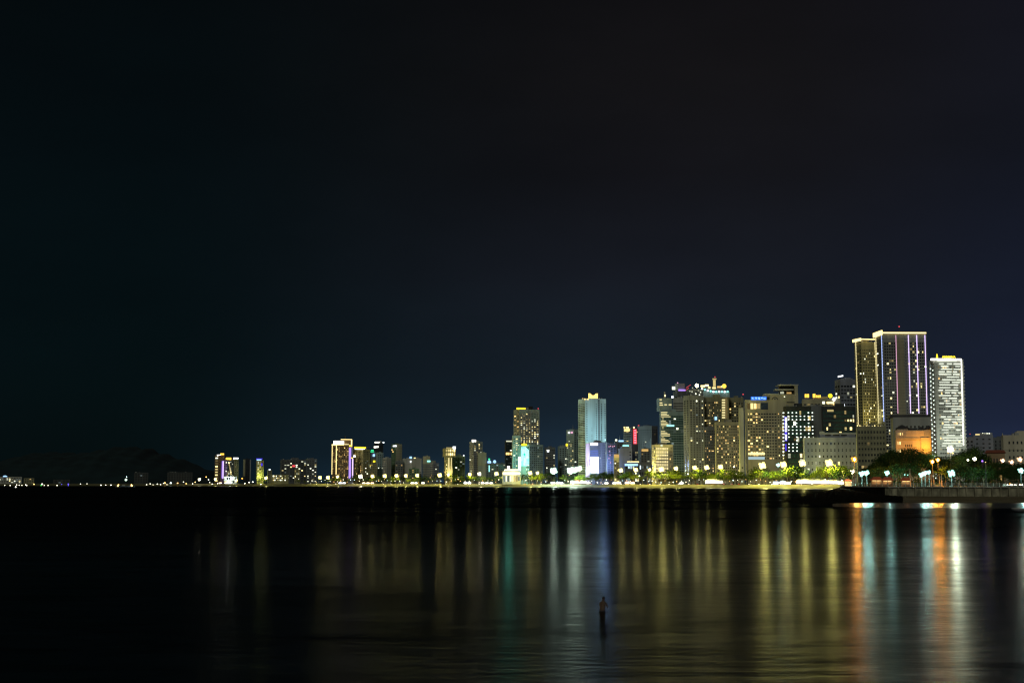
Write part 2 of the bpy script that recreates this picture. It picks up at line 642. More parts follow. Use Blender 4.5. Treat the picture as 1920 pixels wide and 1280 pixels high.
# far low blocks under the dark hill
B = Bld('hotel', 'long white lit hotel with a small glowing blue dome on its roof', 'hotel', -14, None, 41, 893.5, 3500, 'pale', ref='the blue-domed hotel', ledge=False)
auto(B, 'R', 0.55, 'white', 6, 3.6, z=(0.1, 0.9)); B.finish()
sx, sz = B.spot('R', 9.5, 894)
mb = MB(); mb.ball((sx, 6, B.top - 0.6), 5.5, 5.5, 4.0, 12, 6); mb.build('dome', M['sign_bluepale'], B.root)
B = Bld('apartment_block', 'dim olive low block beside the blue-domed hotel', 'building', 45, None, 64, 896, 3480, 'olive', ledge=False)
auto(B, 'R', 0.06, 'dim', 6, 4); B.finish()
B = Bld('warehouse', 'long dim warehouse below the dark hill near two blue lamps', 'warehouse', 100, None, 131, 899, 3460, 'dim', ledge=False, ref='the dim warehouse')
auto(B, 'R', 0.05, 'dimcool', 8, 5); B.finish()
B = Bld('apartment_block', 'dim grey block behind the green harbour light', 'building', 252, None, 278, 885.5, 3400, 'dim', ledge=False)
auto(B, 'R', 0.03, 'dimcool', 6, 4); B.finish()
B = Bld('apartment_block', 'wide dim unlit block between the harbour light and the towers', 'building', 314, None, 361, 885, 3350, 'dim', ledge=False, ref='the wide dim block')
auto(B, 'R', 0.03, 'dim', 6, 4); B.finish()
# the far cluster of towers
B = Bld('hotel_tower', 'slim brown tower with a ladder of yellow lit windows at its edge', 'tower', 403, 410, 421, 853, 3230, 'brown', ref='the slim brown tower')
B.win('L', 1, 9, 1.0, 'yellow', 0.75, 0.5); auto(B, 'R', 0.03, 'dim', 5, 4)
B.roof(408, 414, 852, 854.5, 'strip_white', 'roof_light'); B.roof(414, 420, 849.5, 852.5, 'sign_gold', 'roof_light'); B.finish()
B = Bld('hotel_tower', 'narrow tower lit violet from below in front of brown one', 'tower', 414, 417, 426, 863, 3190, 'violet')  # violet light on this tower is put into its wall colour
B.strip('R', 418.5, 864, 897, 'strip_purple', w=2.0); B.strip('R', 416.6, 864, 896, 'strip_violet', w=1.2)
auto(B, 'R', 0.25, 'cool', 4, 4, s=(0.3, 0.97)); B.finish()
B = Bld('hotel_tower', 'tower with an orange roof sign and scattered lit windows', 'tower', 421, 424, 438, 862, 3205, 'dark')
auto(B, 'R', 0.55, 'white', 4.5, 4.2); B.roof(424.5, 433.5, 857.5, 861.8, 'sign_gold', 'roof_sign')
for j in range(7):
    B.rect('R', 428 + j * 0.7, 866 + j * 3.5, 430 + j * 0.7, 868.6 + j * 3.5, 'lit_yellow', 'window')
B.finish()
B = Bld('hotel_tower', 'olive tower with a white roof sign, next to orange signed one', 'tower', 436, 440, 447.5, 860, 3215, 'olive', ref='the olive far tower')
auto(B, 'R', 0.12, 'dim', 4.5, 4); B.roof(438.5, 447, 857.5, 860.5, 'sign_white', 'roof_sign'); B.finish()
B = Bld('podium', 'low bright white podium at the foot of the far towers', 'building', 420, None, 444, 893, 3160, 'white', ledge=False)
B.win('R', 6, 2, 0.95, 'white', 0.8, 0.7); B.light('R', 430, 894, 8, (0.85, 1, 0.95), 15000); B.finish()
B = Bld('hotel_tower', 'dark tower with two faint pale edges right of olive one', 'tower', 456, 461, 470.5, 860, 3230, 'black')
B.band('R', 0.8, 0.99, 0.05, 0.98, 'wall_grey', 'pale_edge'); B.band('L', 0.2, 0.9, 0.3, 0.98, 'wall_olive', 'pale_edge'); auto(B, 'R', 0.03, 'dim', 5, 4, s=(0.05, 0.75)); B.finish()
B = Bld('hotel_tower', 'yellow-green floodlit tower with a glowing blue crown', 'tower', 480.5, 482, 494.5, 863, 3200, 'yellow', ref='the blue-crowned tower', th=14)
auto(B, 'R', 0.75, 'yellow', 4.5, 3.8, w=0.45, s=(0.03, 0.6)); auto(B, 'R', 0.1, 'dim', 4.5, 4, s=(0.62, 0.97))
B.roof(482, 490, 860.8, 863.6, 'sign_bluepale', 'crown'); B.roof(481, 492, 859, 860.8, 'sign_deepblue', 'crown', back=4)
B.rect('R', 489.5, 868, 492, 873, 'sign_deepblue', 'sign_panel'); B.light('R', 486, 893, 10, (0.8, 1, 0.25), 15000); B.finish()
B = Bld('apartment_block', 'small dim tower with a white lamp on its roof', 'building', 502, None, 510, 881, 3190, 'olive', ledge=False)
auto(B, 'R', 0.05, 'dim', 5, 4); B.roof(504, 507, 879, 881, 'sign_white', 'roof_light'); B.finish()
B = Bld('hotel', 'low hotel with bright yellow window rows before the speckled slab', 'hotel', 508, None, 541, 889.5, 3000, 'olive', ledge=False)
B.win('R', 9, 3, 0.9, 'yellow', 0.7, 0.6, s=(0.1, 0.85), z=(0.3, 0.95)); B.finish()
B = Bld('apartment_slab', 'wide dark apartment slab speckled with white lit windows and a red light', 'apartment', 526, None, 576, 861, 3120, 'dark', ref='the speckled dark slab', deep=18)
auto(B, 'R', 0.24, 'white', 6, 4); B.rect('R', 548, 871.5, 553.5, 875, 'strip_red', 'warning_light', 1.5); B.finish()
B = Bld('apartment_slab', 'grey apartment slab with white lit windows joined to darker one', 'apartment', 575, None, 594.5, 860, 3110, 'slate', deep=18)
auto(B, 'R', 0.36, 'white', 5, 4); B.finish()
B = Bld('office_block', 'plain block with six yellow windows in front of speckled slab', 'building', 552, None, 562, 879, 3030, 'olive', ledge=False)
B.win('R', 3, 5, 0.8, 'yellow', 0.6, 0.5); B.finish()

# gold-outlined hotel and its neighbours
B = Bld('hotel_tower', 'brown hotel tower outlined with gold light strips and a bright crown', 'hotel', 622.5, 630.5, 655, 834, 2960, 'brown', ref='the gold-outlined hotel', th=22)
auto(B, 'R', 0.62, 'dim', 4.2, 3.6, w=0.5, h=0.5); auto(B, 'L', 0.3, 'dim', 4.2, 3.6, w=0.9, h=0.4)
for px, f in ((623.2, 'L'), (630.6, 'R')):
    B.strip(f, px, 834, 889, 'strip_gold', w=1.3)
B.rect('L', 622.7, 832.6, 630.4, 834.2, 'strip_gold', 'light_strip', 0.8)
B.roof(628, 645, 826, 832.8, 'strip_white', 'crown', back=1, depth=8); B.roof(627, 645, 832.9, 834.2, 'strip_gold', 'light_strip', back=0.5)
B.roof(642, 659, 824, 834, 'wall_brown', 'roof_room', back=5, depth=14); B.roof(640, 660, 822.8, 824.2, 'strip_gold', 'light_strip', back=4); B.roof(658.6, 660.2, 824, 838, 'strip_gold', 'light_strip', back=4)
B.roof(645, 654, 831.8, 833.6, 'strip_goldthin', 'light_strip', back=0.2, depth=1); B.roof(646.5, 648, 816, 822, 'metal_dark', 'mast', back=8, depth=0.5)
B.finish()
B = Bld('hotel_annex', 'slim annex with a tall violet light panel beside gold-outlined hotel', 'hotel', 653, 654, 662, 838, 2950, 'lilac', th=8)
B.rect('R', 654.5, 839, 657.6, 896, 'strip_violet', 'light_panel', 0.6); B.rect('R', 660.2, 859, 662, 896, 'strip_purple', 'light_panel', 0.6)
B.rect('R', 658.2, 860, 660, 896, 'wall_black', 'recess', 0.3); B.roof(655, 660, 834, 837, 'sign_gold', 'roof_light'); B.roof(658, 661.5, 857.4, 859, 'sign_gold', 'roof_light', back=-1)  # shade of a recess drawn as a flat black strip
B.win('L', 1, 12, 0.8, 'white', 0.9, 0.4, z=(0.05, 0.45)); B.finish()
B = Bld('hotel_tower', 'grey windowed tower under a long yellow roof sign', 'hotel', 662.5, 681, 694, 842, 2990, 'gold', ref='the yellow signed tower', th=40)
auto(B, 'L', 0.4, 'dim', 4.6, 3.8, w=0.5); auto(B, 'R', 0.16, 'dimcool', 4.6, 3.8)
B.roof(666, 686, 837.2, 840.4, 'sign_yellow', 'roof_sign', back=1); B.roof(667, 684, 840.6, 842.6, 'strip_white', 'roof_light', back=0.4); B.roof(686, 693, 837.6, 838.6, 'metal_pale', 'roof_rail', back=4)
B.roof(663.8, 666.4, 853, 857, 'strip_white', 'facade_lamp', back=-6, depth=2); B.finish()
B = Bld('apartment_block', 'dark block with a green sign above a bluish white lamp', 'building', 693, None, 704, 846, 3010, 'slate')
auto(B, 'R', 0.1, 'dimcool', 4.6, 3.8); B.rect('R', 695.5, 843.0, 700.5, 844.4, 'sign_green', 'sign_panel', 2); B.rect('R', 694.8, 845.6, 701, 847.2, 'sign_green', 'sign_panel', 2)
B.rect('R', 699, 851, 702.8, 855.5, 'sign_bluepale', 'facade_lamp', 3); B.rect('R', 699.5, 863, 703.5, 866.3, 'sign_yellow', 'facade_lamp', 3); B.rect('R', 691, 871, 694.5, 874, 'sign_yellow', 'facade_lamp', 3); B.finish()
B = Bld('apartment_tower', 'dark tower with two pairs of white roof lamps', 'tower', 702, 711, 718.5, 830, 3060, 'black')
auto(B, 'L', 0.03, 'dim', 5, 4); auto(B, 'R', 0.05, 'dimcool', 5, 4); B.roof(703.5, 711.5, 827.8, 830.2, 'strip_white', 'roof_light'); B.roof(713, 715.5, 826, 830, 'wall_grey', 'roof_room'); B.roof(718.6, 720.4, 828, 830.4, 'sign_white', 'roof_light')
B.rect('L', 702.6, 836.4, 705.4, 839.4, 'strip_white', 'facade_lamp', 2); B.rect('L', 706.8, 836, 709.6, 838.8, 'strip_white', 'facade_lamp', 2); B.finish()
B = Bld('apartment_block', 'grey-green mid-height block below the dark lamp-topped tower', 'building', 705, 708, 719, 848, 2990, 'teal')
auto(B, 'R', 0.06, 'dimcool', 4.6, 4); B.finish()
B = Bld('apartment_block', 'plain olive block in front of the grey-green block', 'building', 695, None, 707, 868, 2960, 'olive')
auto(B, 'R', 0.1, 'dim', 4.6, 4); B.finish()
B = Bld('apartment_block', 'pale grey stepped block with narrow dark window slots', 'building', 717.5, 725, 733.5, 857.5, 2980, 'pale', th=35)
auto(B, 'R', 0.04, 'dimcool', 4.6, 4, w=0.3, h=0.8); auto(B, 'L', 0.05, 'dim', 4.6, 4); B.finish()
B = Bld('apartment_tower', 'narrow tower, dark green side and blank olive front, two roof lamps', 'tower', 734, 742, 754, 832, 3020, 'green', ref='the blank olive tower', th=30)
B.band('R', 0.02, 0.98, 0.02, 0.995, 'wall_tan', 'blank_facade', 0.3); auto(B, 'L', 0.05, 'dim', 4.6, 4, z=(0.05, 0.88)); B.roof(738, 740, 834.6, 837, 'sign_white', 'roof_light', back=-3); B.roof(741, 743.5, 834.4, 837, 'sign_white', 'roof_light', back=-3); B.finish()
B = Bld('apartment_block', 'low dark block at the foot of the blank olive tower', 'building', 741, None, 756, 864, 2950, 'slate')
auto(B, 'R', 0.2, 'dim', 4.6, 4); B.finish()
B = Bld('apartment_block', 'plain grey block with a blue-white lamp over its corner', 'building', 755, None, 773, 859.5, 2960, 'pale', deep=20, ref='the plain grey block')
auto(B, 'R', 0.03, 'dimcool', 5, 4, z=(0.05, 0.35)); B.roof(768, 772.4, 855.5, 859.2, 'sign_bluepale', 'roof_light', back=1); B.roof(776, 779.5, 857.4, 860.5, 'lit_yellow', 'roof_light', back=1); B.rect('R', 769, 863.8, 771, 866, 'sign_white', 'facade_lamp', 2); B.finish()
B = Bld('apartment_block', 'wide pale slab with blank wall next to plain grey block', 'building', 773, None, 790.5, 859, 2940, 'pale', deep=20)
auto(B, 'R', 0.04, 'dim', 4.4, 4, z=(0.05, 0.5)); B.finish()
B = Bld('apartment_block', 'squat green-grey block behind the trees below pale slab', 'building', 767, None, 786, 878, 2900, 'green')
auto(B, 'R', 0.15, 'dim', 4.4, 4); B.finish()
B = Bld('apartment_block', 'block with olive top and a teal roof lamp', 'building', 793, None, 806.5, 855, 2880, 'tan')
B.band('R', 0.0, 1.0, 0.0, 0.72, 'wall_slate', 'lower_facade', 0.3); auto(B, 'R', 0.12, 'dimcool', 4.4, 4, z=(0.04, 0.7)); B.rect('R', 801, 863, 807, 865.6, 'sign_teal', 'roof_light', 2); B.finish()
B = Bld('apartment_block', 'lower grey block between teal-lamped and yellow-crowned buildings', 'building', 806, 812, 823, 867.5, 2860, 'bluegrey')
auto(B, 'R', 0.06, 'dimcool', 4.4, 4); auto(B, 'L', 0.06, 'dim', 4.4, 4); B.roof(810, 817, 863, 867.5, 'wall_grey', 'roof_room', back=3); B.finish()
B = Bld('hotel_tower', 'slim hotel with a wide floodlit yellow crown storey', 'hotel', 833, 835, 848, 856, 2800, 'gold', ref='the yellow-crowned hotel', th=12)
auto(B, 'R', 0.5, 'yellow', 4.2, 3.6, w=0.45, z=(0.05, 0.95)); auto(B, 'L', 0.1, 'dim', 4.2, 3.6)
B.roof(834.5, 854.5, 840, 856, 'wall_gold', 'crown', back=-2, depth=22)
for i in range(5):
    for j in range(2):
        B.roof(836 + i * 3.7, 838.4 + i * 3.7, 842 + j * 7, 846.6 + j * 7, 'lit_yellow', 'crown_window', back=-2.5, depth=0.4)
B.roof(837, 852, 838.4, 840, 'lit_yellow', 'roof_light', back=0); B.roof(849.5, 854.5, 836.6, 841.2, 'sign_white', 'roof_light', back=-4); B.strip('R', 841.5, 858, 886, 'strip_goldthin', w=2.2); B.strip('R', 846.4, 858, 886, 'strip_goldthin', w=1.2)
B.light('R', 842, 886, 9, (1, 0.85, 0.35), 15000); B.finish()
B = Bld('apartment_block', 'dark olive block with a lone lamp at its upper corner', 'building', 848, None, 872, 854, 2860, 'green', deep=20)
auto(B, 'R', 0.12, 'dimcool', 4.6, 4); B.roof(868.5, 870.5, 852.5, 855, 'sign_white', 'roof_light', back=0); B.finish()
B = Bld('apartment_tower', 'grey tower with white roof lamps and a few lit upper windows', 'tower', 880.5, 888, 905, 827.5, 2790, 'grey', ref='the grey corner tower', th=28)
auto(B, 'R', 0.12, 'yellow', 4.4, 3.6, rowlit=lambda t: 0.3 + 2.2 * (t > 0.7)); auto(B, 'L', 0.12, 'dimcool', 4.4, 3.6); B.roof(886, 892.5, 824, 828.4, 'strip_white', 'roof_light', back=0); B.finish()
B = Bld('apartment_block', 'block with a blank olive upper wall in front of grey tower', 'building', 896, None, 912, 848.5, 2730, 'tan')
B.band('R', 0.0, 1.0, 0.0, 0.58, 'wall_grey', 'lower_facade', 0.3); auto(B, 'R', 0.2, 'dimcool', 4.4, 3.8, z=(0.03, 0.55)); B.finish()
B = Bld('hotel', 'low hotel with green and blue glowing globes on the roof', 'hotel', 911, None, 936, 868, 2720, 'slate', ref='the globe-topped hotel', ledge=False)
auto(B, 'R', 0.2, 'cool', 5, 4)
sx, sz = B.spot('R', 917.5, 866)
MB().ball((sx, 3, sz), 3.6, 3.6, 3.6, 10, 6).build('globe', M['sign_bluepale'], B.root)
sx, sz = B.spot('R', 917.3, 860.5)
MB().ball((sx, 3, sz), 1.8, 1.8, 1.8, 8, 6).build('globe', M['sign_green'], B.root)
sx, sz = B.spot('R', 927.5, 865)
MB().ball((sx, 3, sz), 3.0, 3.0, 3.0, 10, 6).build('globe', M['sign_bluepale'], B.root)
B.rect('R', 916.4, 872, 918.2, 884, 'sign_teal', 'light_strip', 1.0); B.finish()
B = Bld('apartment_block', 'small block with yellow windows between globes and dark tower', 'building', 934, None, 948, 868, 2690, 'slate', ledge=False)
auto(B, 'R', 0.3, 'yellow', 4.6, 4); B.finish()
B = Bld('apartment_tower', 'dark tower with two rows of orange lit windows', 'tower', 946.5, 948, 964, 826, 2700, 'black')
auto(B, 'R', 0.06, 'dimcool', 4.6, 4); B.rect('R', 949, 825.6, 960, 828, 'lit_white', 'lit_band', 0.6)
for k in range(4):
    B.rect('R', 948.6 + k * 3, 848, 950.6 + k * 3, 852.4, 'lit_warm', 'window', 0.5)
B.finish()
# tall lit tower, LED building
B = Bld('apartment_tower', 'tall tower dense with yellow lit windows under a yellow sign', 'tower', 963, 974, 1011.5, 767, 2590, 'grey', ref='the tall yellow-windowed tower', th=20)
B.win('R', 7, 36, 0.55, 'yellow', 0.5, 0.42, rowlit=lambda t: 0.5 + 0.9 * (0.25 < t < 0.9)); B.win('L', 2, 36, 0.25, 'dim', 0.6, 0.5)
B.roof(969.5, 985.5, 764, 767.5, 'sign_yellow', 'roof_sign', back=0.5); B.roof(992, 999, 761.5, 767, 'metal_dark', 'roof_frame', back=8); B.roof(1008.6, 1010, 764.6, 766.6, 'strip_red', 'warning_light', back=3, depth=1); B.finish()
B = Bld('apartment_block', 'pale stepped wing at the foot of the yellow-windowed tower', 'building', 960, 961.5, 976, 816.5, 2560, 'grey', th=10)
auto(B, 'R', 0.3, 'yellow', 4.2, 3.6); B.finish()
B = Bld('hotel', 'mid-height hotel with a huge teal and white light screen', 'hotel', 972.5, 992.5, 1018.5, 833, 2530, 'teal', ref='the teal screen hotel', th=35)
B.win('R', 7, 16, 0.12, 'dimcool', 0.6, 0.5); B.win('L', 3, 16, 0.5, 'cool', 0.9, 0.5, s=(0.02, 0.3))
glow('screen_teal', (0.50, 1.0, 0.90), 1.7, sample='FRONT', tex=(0.12, (0.22, 0.85, 0.75)))
glow('screen_dot', (0.03, 0.75, 0.5), 1.4)
sa, za = B.spot('L', 977.5, 838); sb, zb = B.spot('L', 992, 874)
mb = MB()
sl, sr = min(sa, sb), max(sa, sb)
dz = abs(za - zb)
poly = [(sr, zb + 1), (sl + 0.25 * (sr - sl), zb + 0.5), (sl, zb + 0.14 * dz), (sl, zb + 0.84 * dz), (sl + 0.45 * (sr - sl), za), (sr, za)]
mb.quad([(-0.6, p[0], p[1]) for p in poly]); mb.quad([(-0.05, p[0], p[1]) for p in reversed(poly)]); mb.build('light_screen', M['screen_teal'], B.root)
cs, cz = B.spot('L', 984, 851.5)
MB().ball((-0.7, cs, cz), 0.5, 3.0, 2.4, 10, 6).build('screen_emblem', M['screen_dot'], B.root)
B.light('L', 983, 866, 34, (0.15, 1.0, 0.72), 66000, 2.5)  # added point light: throws the screen's teal onto water and neighbours
B.rect('L', 979, 831.6, 988, 835, 'sign_yellow', 'roof_sign', 1.5)
B.rect('L', 973, 856, 976.5, 882, 'sign_white', 'light_panel', 1.0); B.finish()
B = Bld('pavilion', 'bright white two-tier pavilion glowing behind the promenade trees', 'pavilion', 942.5, None, 976, 883.5, 2450, 'white', ref='the white pavilion', ledge=False, ground=5.0)
B.win('R', 8, 1, 1.0, 'white', 0.85, 0.7, z=(0.1, 0.75)); glow('pavilion_glow', (1.0, 0.93, 0.72), 3.0, sample='FRONT')
B.rect('R', 943, 885.5, 975, 889, 'pavilion_glow', 'light_band', 1.5); B.roof(946, 972, 878.5, 883.6, 'wall_white', 'upper_tier', back=3, depth=12); B.roof(946, 973, 880, 881.6, 'pavilion_glow', 'light_band', back=2, depth=0.8); B.roof(951, 956, 873.5, 878.6, 'strip_white', 'roof_lantern', back=6, depth=4); B.finish()
B = Bld('apartment_block', 'banded block with pale balcony rows right of teal screen', 'building', 1021, 1023, 1041, 838, 2560, 'slate', th=12)
B.win('R', 5, 13, 0.22, 'white', 0.85, 0.4); B.rect('R', 1026, 843.5, 1029, 847, 'sign_white', 'facade_lamp', 2); B.finish()
B = Bld('apartment_block', 'narrow grey-green slab between banded block and teal tower', 'building', 1046, 1048, 1064, 836, 2620, 'teal', th=12)
auto(B, 'R', 0.1, 'dimcool', 4.4, 3.6); B.finish()
B = Bld('apartment_tower', 'teal-grey tower with two red-white roof lamps', 'tower', 1062, 1076, 1086, 805, 2560, 'teal', th=42, ref='the teal-grey tower')
B.win('L', 4, 26, 0.22, 'yellow', 0.6, 0.5, z=(0.03, 0.8)); auto(B, 'R', 0.03, 'dimcool', 5, 4); B.rect('L', 1066.5, 809.5, 1068.5, 812, 'strip_white', 'roof_light', 2); B.rect('L', 1071.5, 809, 1074, 812, 'strip_pink', 'roof_light', 2); B.rect('L', 1062.4, 831.5, 1064.6, 836, 'sign_yellow', 'facade_lamp', 2); B.finish()
# the cyan tower
B = Bld('hotel_tower', 'tallest central tower, pale cyan front under a blazing gold roof sign', 'tower', 1084, 1097, 1136, 747, 2440, 'cyan', ref='the pale cyan tower', th=20)  # cyan light on the tower is put into its wall colour
B.win('R', 1, 34, 0.08, 'cool', 0.8, 0.6, s=(0.05, 0.115)); B.win('R', 1, 34, 0.03, 'cool', 0.8, 0.6, s=(0.5, 0.565)); B.win('R', 1, 34, 0.14, 'cool', 0.8, 0.6, s=(0.75, 0.815)); B.win('R', 1, 34, 0.06, 'cool', 0.8, 0.6, s=(0.925, 0.985))
B.band('R', 0.62, 0.7, 0.02, 0.99, 'wall_slate', 'recess', 0.2); B.win('L', 3, 44, 0.05, 'dimcool', 0.9, 0.55); B.win('R', 1, 20, 0.12, 'cool', 0.3, 0.4, s=(0.28, 0.36), z=(0.3, 0.66))  # the slate strip is flat; its tone stands for recess shade
glow('sign_blaze', (1.0, 0.62, 0.14), 2.6)
sa, za = B.spot('R', 1104, 737); sb, zb = B.spot('R', 1121, 746.6)
mb = MB(); W_ = sb - sa; H_ = za - zb
mb.prism([(0, 0), (W_, 0), (W_, H_), (W_ * 0.8, H_ * 0.95), (W_ * 0.62, H_ * 0.6), (W_ * 0.38, H_ * 0.6), (W_ * 0.2, H_ * 0.95), (0, H_)], -0.6, 0.6)
o = mb.build('roof_sign', M['sign_blaze'], B.root, (sa, 1.0, zb)); o.rotation_euler = (math.pi / 2, 0, 0)
for (px, py, pw) in ((1112, 790, 15000), (1114, 822, 20000), (1127, 834, 16000)):
    B.light('R', px, py, 34, (0.46, 0.86, 1.0), pw, 2.0)  # added lights hung free in the air to brighten the front
for px in (1092, 1096, 1099, 1102):
    B.roof(px, px + 1.6, 746 + (px % 3), 748 + (px % 3), 'lit_warm', 'roof_light', back=-1, depth=0.8)
B.finish()
B = Bld('hotel', 'lilac hotel with a blinding white-blue screen above its entrance', 'hotel', 1098, 1106, 1141, 829, 2330, 'bluegrey', ref='the blinding screen hotel', th=18)
B.win('R', 1, 15, 0.1, 'cool', 0.5, 0.5, s=(0.5, 0.58)); B.win('R', 4, 15, 0.12, 'dimcool', 0.5, 0.5, s=(0.66, 0.98)); B.band('L', 0.05, 0.95, 0.05, 0.97, 'wall_violet', 'side_facade', 0.3)
glow('screen_white', (0.60, 0.74, 1.0), 3.5, sample='FRONT')
B.light('R', 1114, 872, 50, (0.28, 0.42, 1.0), 85000, 2.5)  # added point light: carries the screen's blue onto water and walls
B.rect('R', 1107, 856, 1122, 887, 'screen_white', 'light_screen', 1.2); B.roof(1107.5, 1121, 829.5, 834.5, 'sign_white', 'roof_sign', back=-1.5, depth=1); B.rect('R', 1106.6, 843, 1121.6, 855.6, 'panel_dimblue', 'light_panel', 0.3); B.finish()
B = Bld('apartment_block', 'dark teal block with little pink arcs of light', 'building', 1136, 1138, 1156, 831, 2300, 'slate', th=12)
auto(B, 'R', 0.05, 'dimcool', 4.4, 3.6)
for (px, py) in ((1141, 836), (1144, 835), (1148, 836), (1151, 835), (1142, 845), (1143, 852), (1141, 858), (1144, 866)):
    B.rect('R', px, py, px + 1.6, py + 1.8, 'strip_pink', 'facade_lamp', 0.8)
B.finish()
B = Bld('hotel', 'dark hotel with a pale blue roof sign', 'hotel', 1152, None, 1171, 828, 2360, 'slate')
auto(B, 'R', 0.06, 'dimcool', 4.4, 3.6); B.roof(1160, 1169.5, 825, 828.6, 'sign_bluepale', 'roof_sign'); B.roof(1153.6, 1157, 823.4, 826, 'lit_white', 'roof_light'); B.finish()
B = Bld('hotel', 'plain white building with a teal lit roof edge', 'hotel', 1160, 1161, 1185, 841, 2290, 'pale', th=10)
auto(B, 'R', 0.02, 'dimcool', 6, 5, s=(0.75, 0.97)); B.roof(1168, 1179, 834, 836.5, 'sign_teal', 'roof_sign', back=2); B.roof(1166, 1184, 836.6, 842, 'wall_pale', 'roof_room', back=2, depth=10); B.finish()
B = Bld('hotel', 'narrow hotel with a warm yellow lit top storey', 'hotel', 1151, None, 1161, 851, 2220, 'tan')
auto(B, 'R', 0.5, 'yellow', 3.6, 3.6, z=(0.05, 0.8)); B.rect('R', 1151.4, 851.5, 1160.6, 857, 'lit_warm', 'lit_storey', 0.6); B.finish()
B = Bld('hotel_tower', 'striped tower with gold roof lamps and a red light column', 'tower', 1169, 1184, 1196, 802, 2320, 'slate', th=40, ref='the red column tower')
B.win('L', 3, 22, 0.2, 'dim', 0.9, 0.45); B.win('R', 2, 22, 0.25, 'yellow', 0.5, 0.4, s=(0.55, 0.98)); B.rect('R', 1187, 804, 1193.4, 832, 'strip_red', 'light_column', 1.0)
for j in range(6):
    B.rect('R', 1188.6, 805.5 + j * 4.6, 1191.6, 807.4 + j * 4.6, 'strip_pink', 'column_lamp', 1.4)
for px in (1170, 1174, 1177, 1188):
    B.roof(px, px + 2.0, 799.8, 802.2, 'lit_yellow', 'roof_light', back=0, depth=1)
B.rect('L', 1170.5, 803.4, 1181, 808.5, 'lit_yellow', 'lit_storey', 0.5); B.roof(1197, 1198.6, 796.4, 798.4, 'strip_red', 'warning_light', back=2, depth=1); B.finish()
B = Bld('apartment_tower', 'dark square tower with sparse windows behind the red column', 'tower', 1195, 1222, 1233, 798, 2420, 'slate', th=50)
B.win('L', 6, 22, 0.16, 'white', 0.4, 0.5, collit=lambda t: 0.2 + 2.2 * (0.3 < t < 0.6)); auto(B, 'R', 0.1, 'dim', 4.6, 3.8); B.finish()
B = Bld('restaurant', 'low cyan lit restaurant under a row of warm bulbs', 'restaurant', 1171, None, 1226, 868, 2260, 'slate', ledge=False, ref='the cyan restaurant')
B.win('R', 12, 3, 0.45, 'cool', 0.75, 0.5); B.rect('R', 1171.5, 869, 1196, 873, 'sign_bluepale', 'lit_band', 0.4); B.rect('R', 1176, 864.6, 1198, 866.4, 'lit_yellow', 'light_row', 3, back=1); B.finish()
B = Bld('apartment_block', 'small slate block with a gold canopy below dark square tower', 'building', 1201, None, 1219, 841, 2260, 'slate')
auto(B, 'R', 0.2, 'yellow', 4.2, 3.8); B.rect('R', 1203, 841.5, 1215.5, 846, 'lit_warm', 'canopy', 1.4); B.finish()
# yellow block
B = Bld('office_block', 'squat block with a bright yellow grid of lit windows', 'building', 1222, 1229, 1262, 833, 2140, 'cream', th=20, ref='the bright yellow block')
glow('lit_grid', (1.0, 0.84, 0.40), 1.3, lo=0.75, hi=1.1)
LITS['grid'] = ('lit_grid',)
B.win('R', 7, 10, 1.0, 'grid', 0.92, 0.72, s=(0.03, 0.72), z=(0.12, 0.93)); B.win('R', 2, 10, 0.1, 'dim', 0.5, 0.5, s=(0.78, 0.97)); B.win('L', 2, 10, 0.3, 'yellow', 0.5, 0.5)
B.roof(1239, 1242.4, 833, 836.6, 'lit_white', 'roof_light', back=-1, depth=1); B.finish()
# glass tower with lit edge
B = Bld('office_tower', 'glass tower with long warm light bars up one corner', 'tower', 1236.5, 1239, 1282, 771, 2230, 'teal', ref='the light-barred glass tower', th=14)
B.win('R', 9, 26, 0.05, 'dimcool', 0.92, 0.78, s=(0.02, 0.98), glass='glass_teal')
rb = random.Random(3)
for j in range(26):
    y = 772 + j * 2.75
    w = [12, 11, 15, 18, 3, 3, 9, 12, 14, 17, 3, 3, 3, 8, 12, 17, 17, 3, 8, 14, 17, 10, 8, 6, 4, 4][j]
    if w > 4 or j % 3:
        B.rect('R', 1239.2 + (0 if w > 4 else 3), y, 1239.2 + w + (0 if w > 4 else 1.5), y + 1.25, 'strip_goldthin', 'light_bar', 0.6)
B.rect('R', 1250, 796, 1264, 799, 'sign_teal', 'facade_lamp', 0.6); B.roof(1236.5, 1260, 746, 770.5, 'wall_teal', 'upper_tier', back=2, depth=18)
for (a, b_, y) in ((1236.8, 1241, 748), (1236.8, 1242, 754), (1236.8, 1243, 758), (1246, 1250.5, 757.5), (1254, 1259, 757.5)):
    B.roof(a, b_, y, y + 2, 'strip_goldthin', 'light_bar', back=1.4, depth=0.5)
B.roof(1245, 1247.4, 734, 746, 'metal_pale', 'mast', back=6, depth=2); B.roof(1246.4, 1248.4, 740, 743, 'lit_yellow', 'roof_light', back=5, depth=1); B.roof(1259.6, 1262.6, 742, 746, 'sign_white', 'roof_light', back=4, depth=1.5); B.finish()
B = Bld('office_tower', 'dark unfinished tower with a round top, violet light and red crane arm', 'tower', 1262, 1270, 1294, 733, 2330, 'slate', th=24)
auto(B, 'R', 0.04, 'dimcool', 4.4, 3.8); auto(B, 'L', 0.04, 'dimcool', 4.4, 3.8)
B.roof(1271, 1284, 718.4, 733, 'wall_grey', 'top_drum', back=6, depth=12); B.roof(1273, 1285.4, 729.6, 732.6, 'strip_violet', 'light_band', back=2, depth=2); B.roof(1261, 1266, 724.5, 730.2, 'lit_white', 'roof_light', back=2, depth=2)
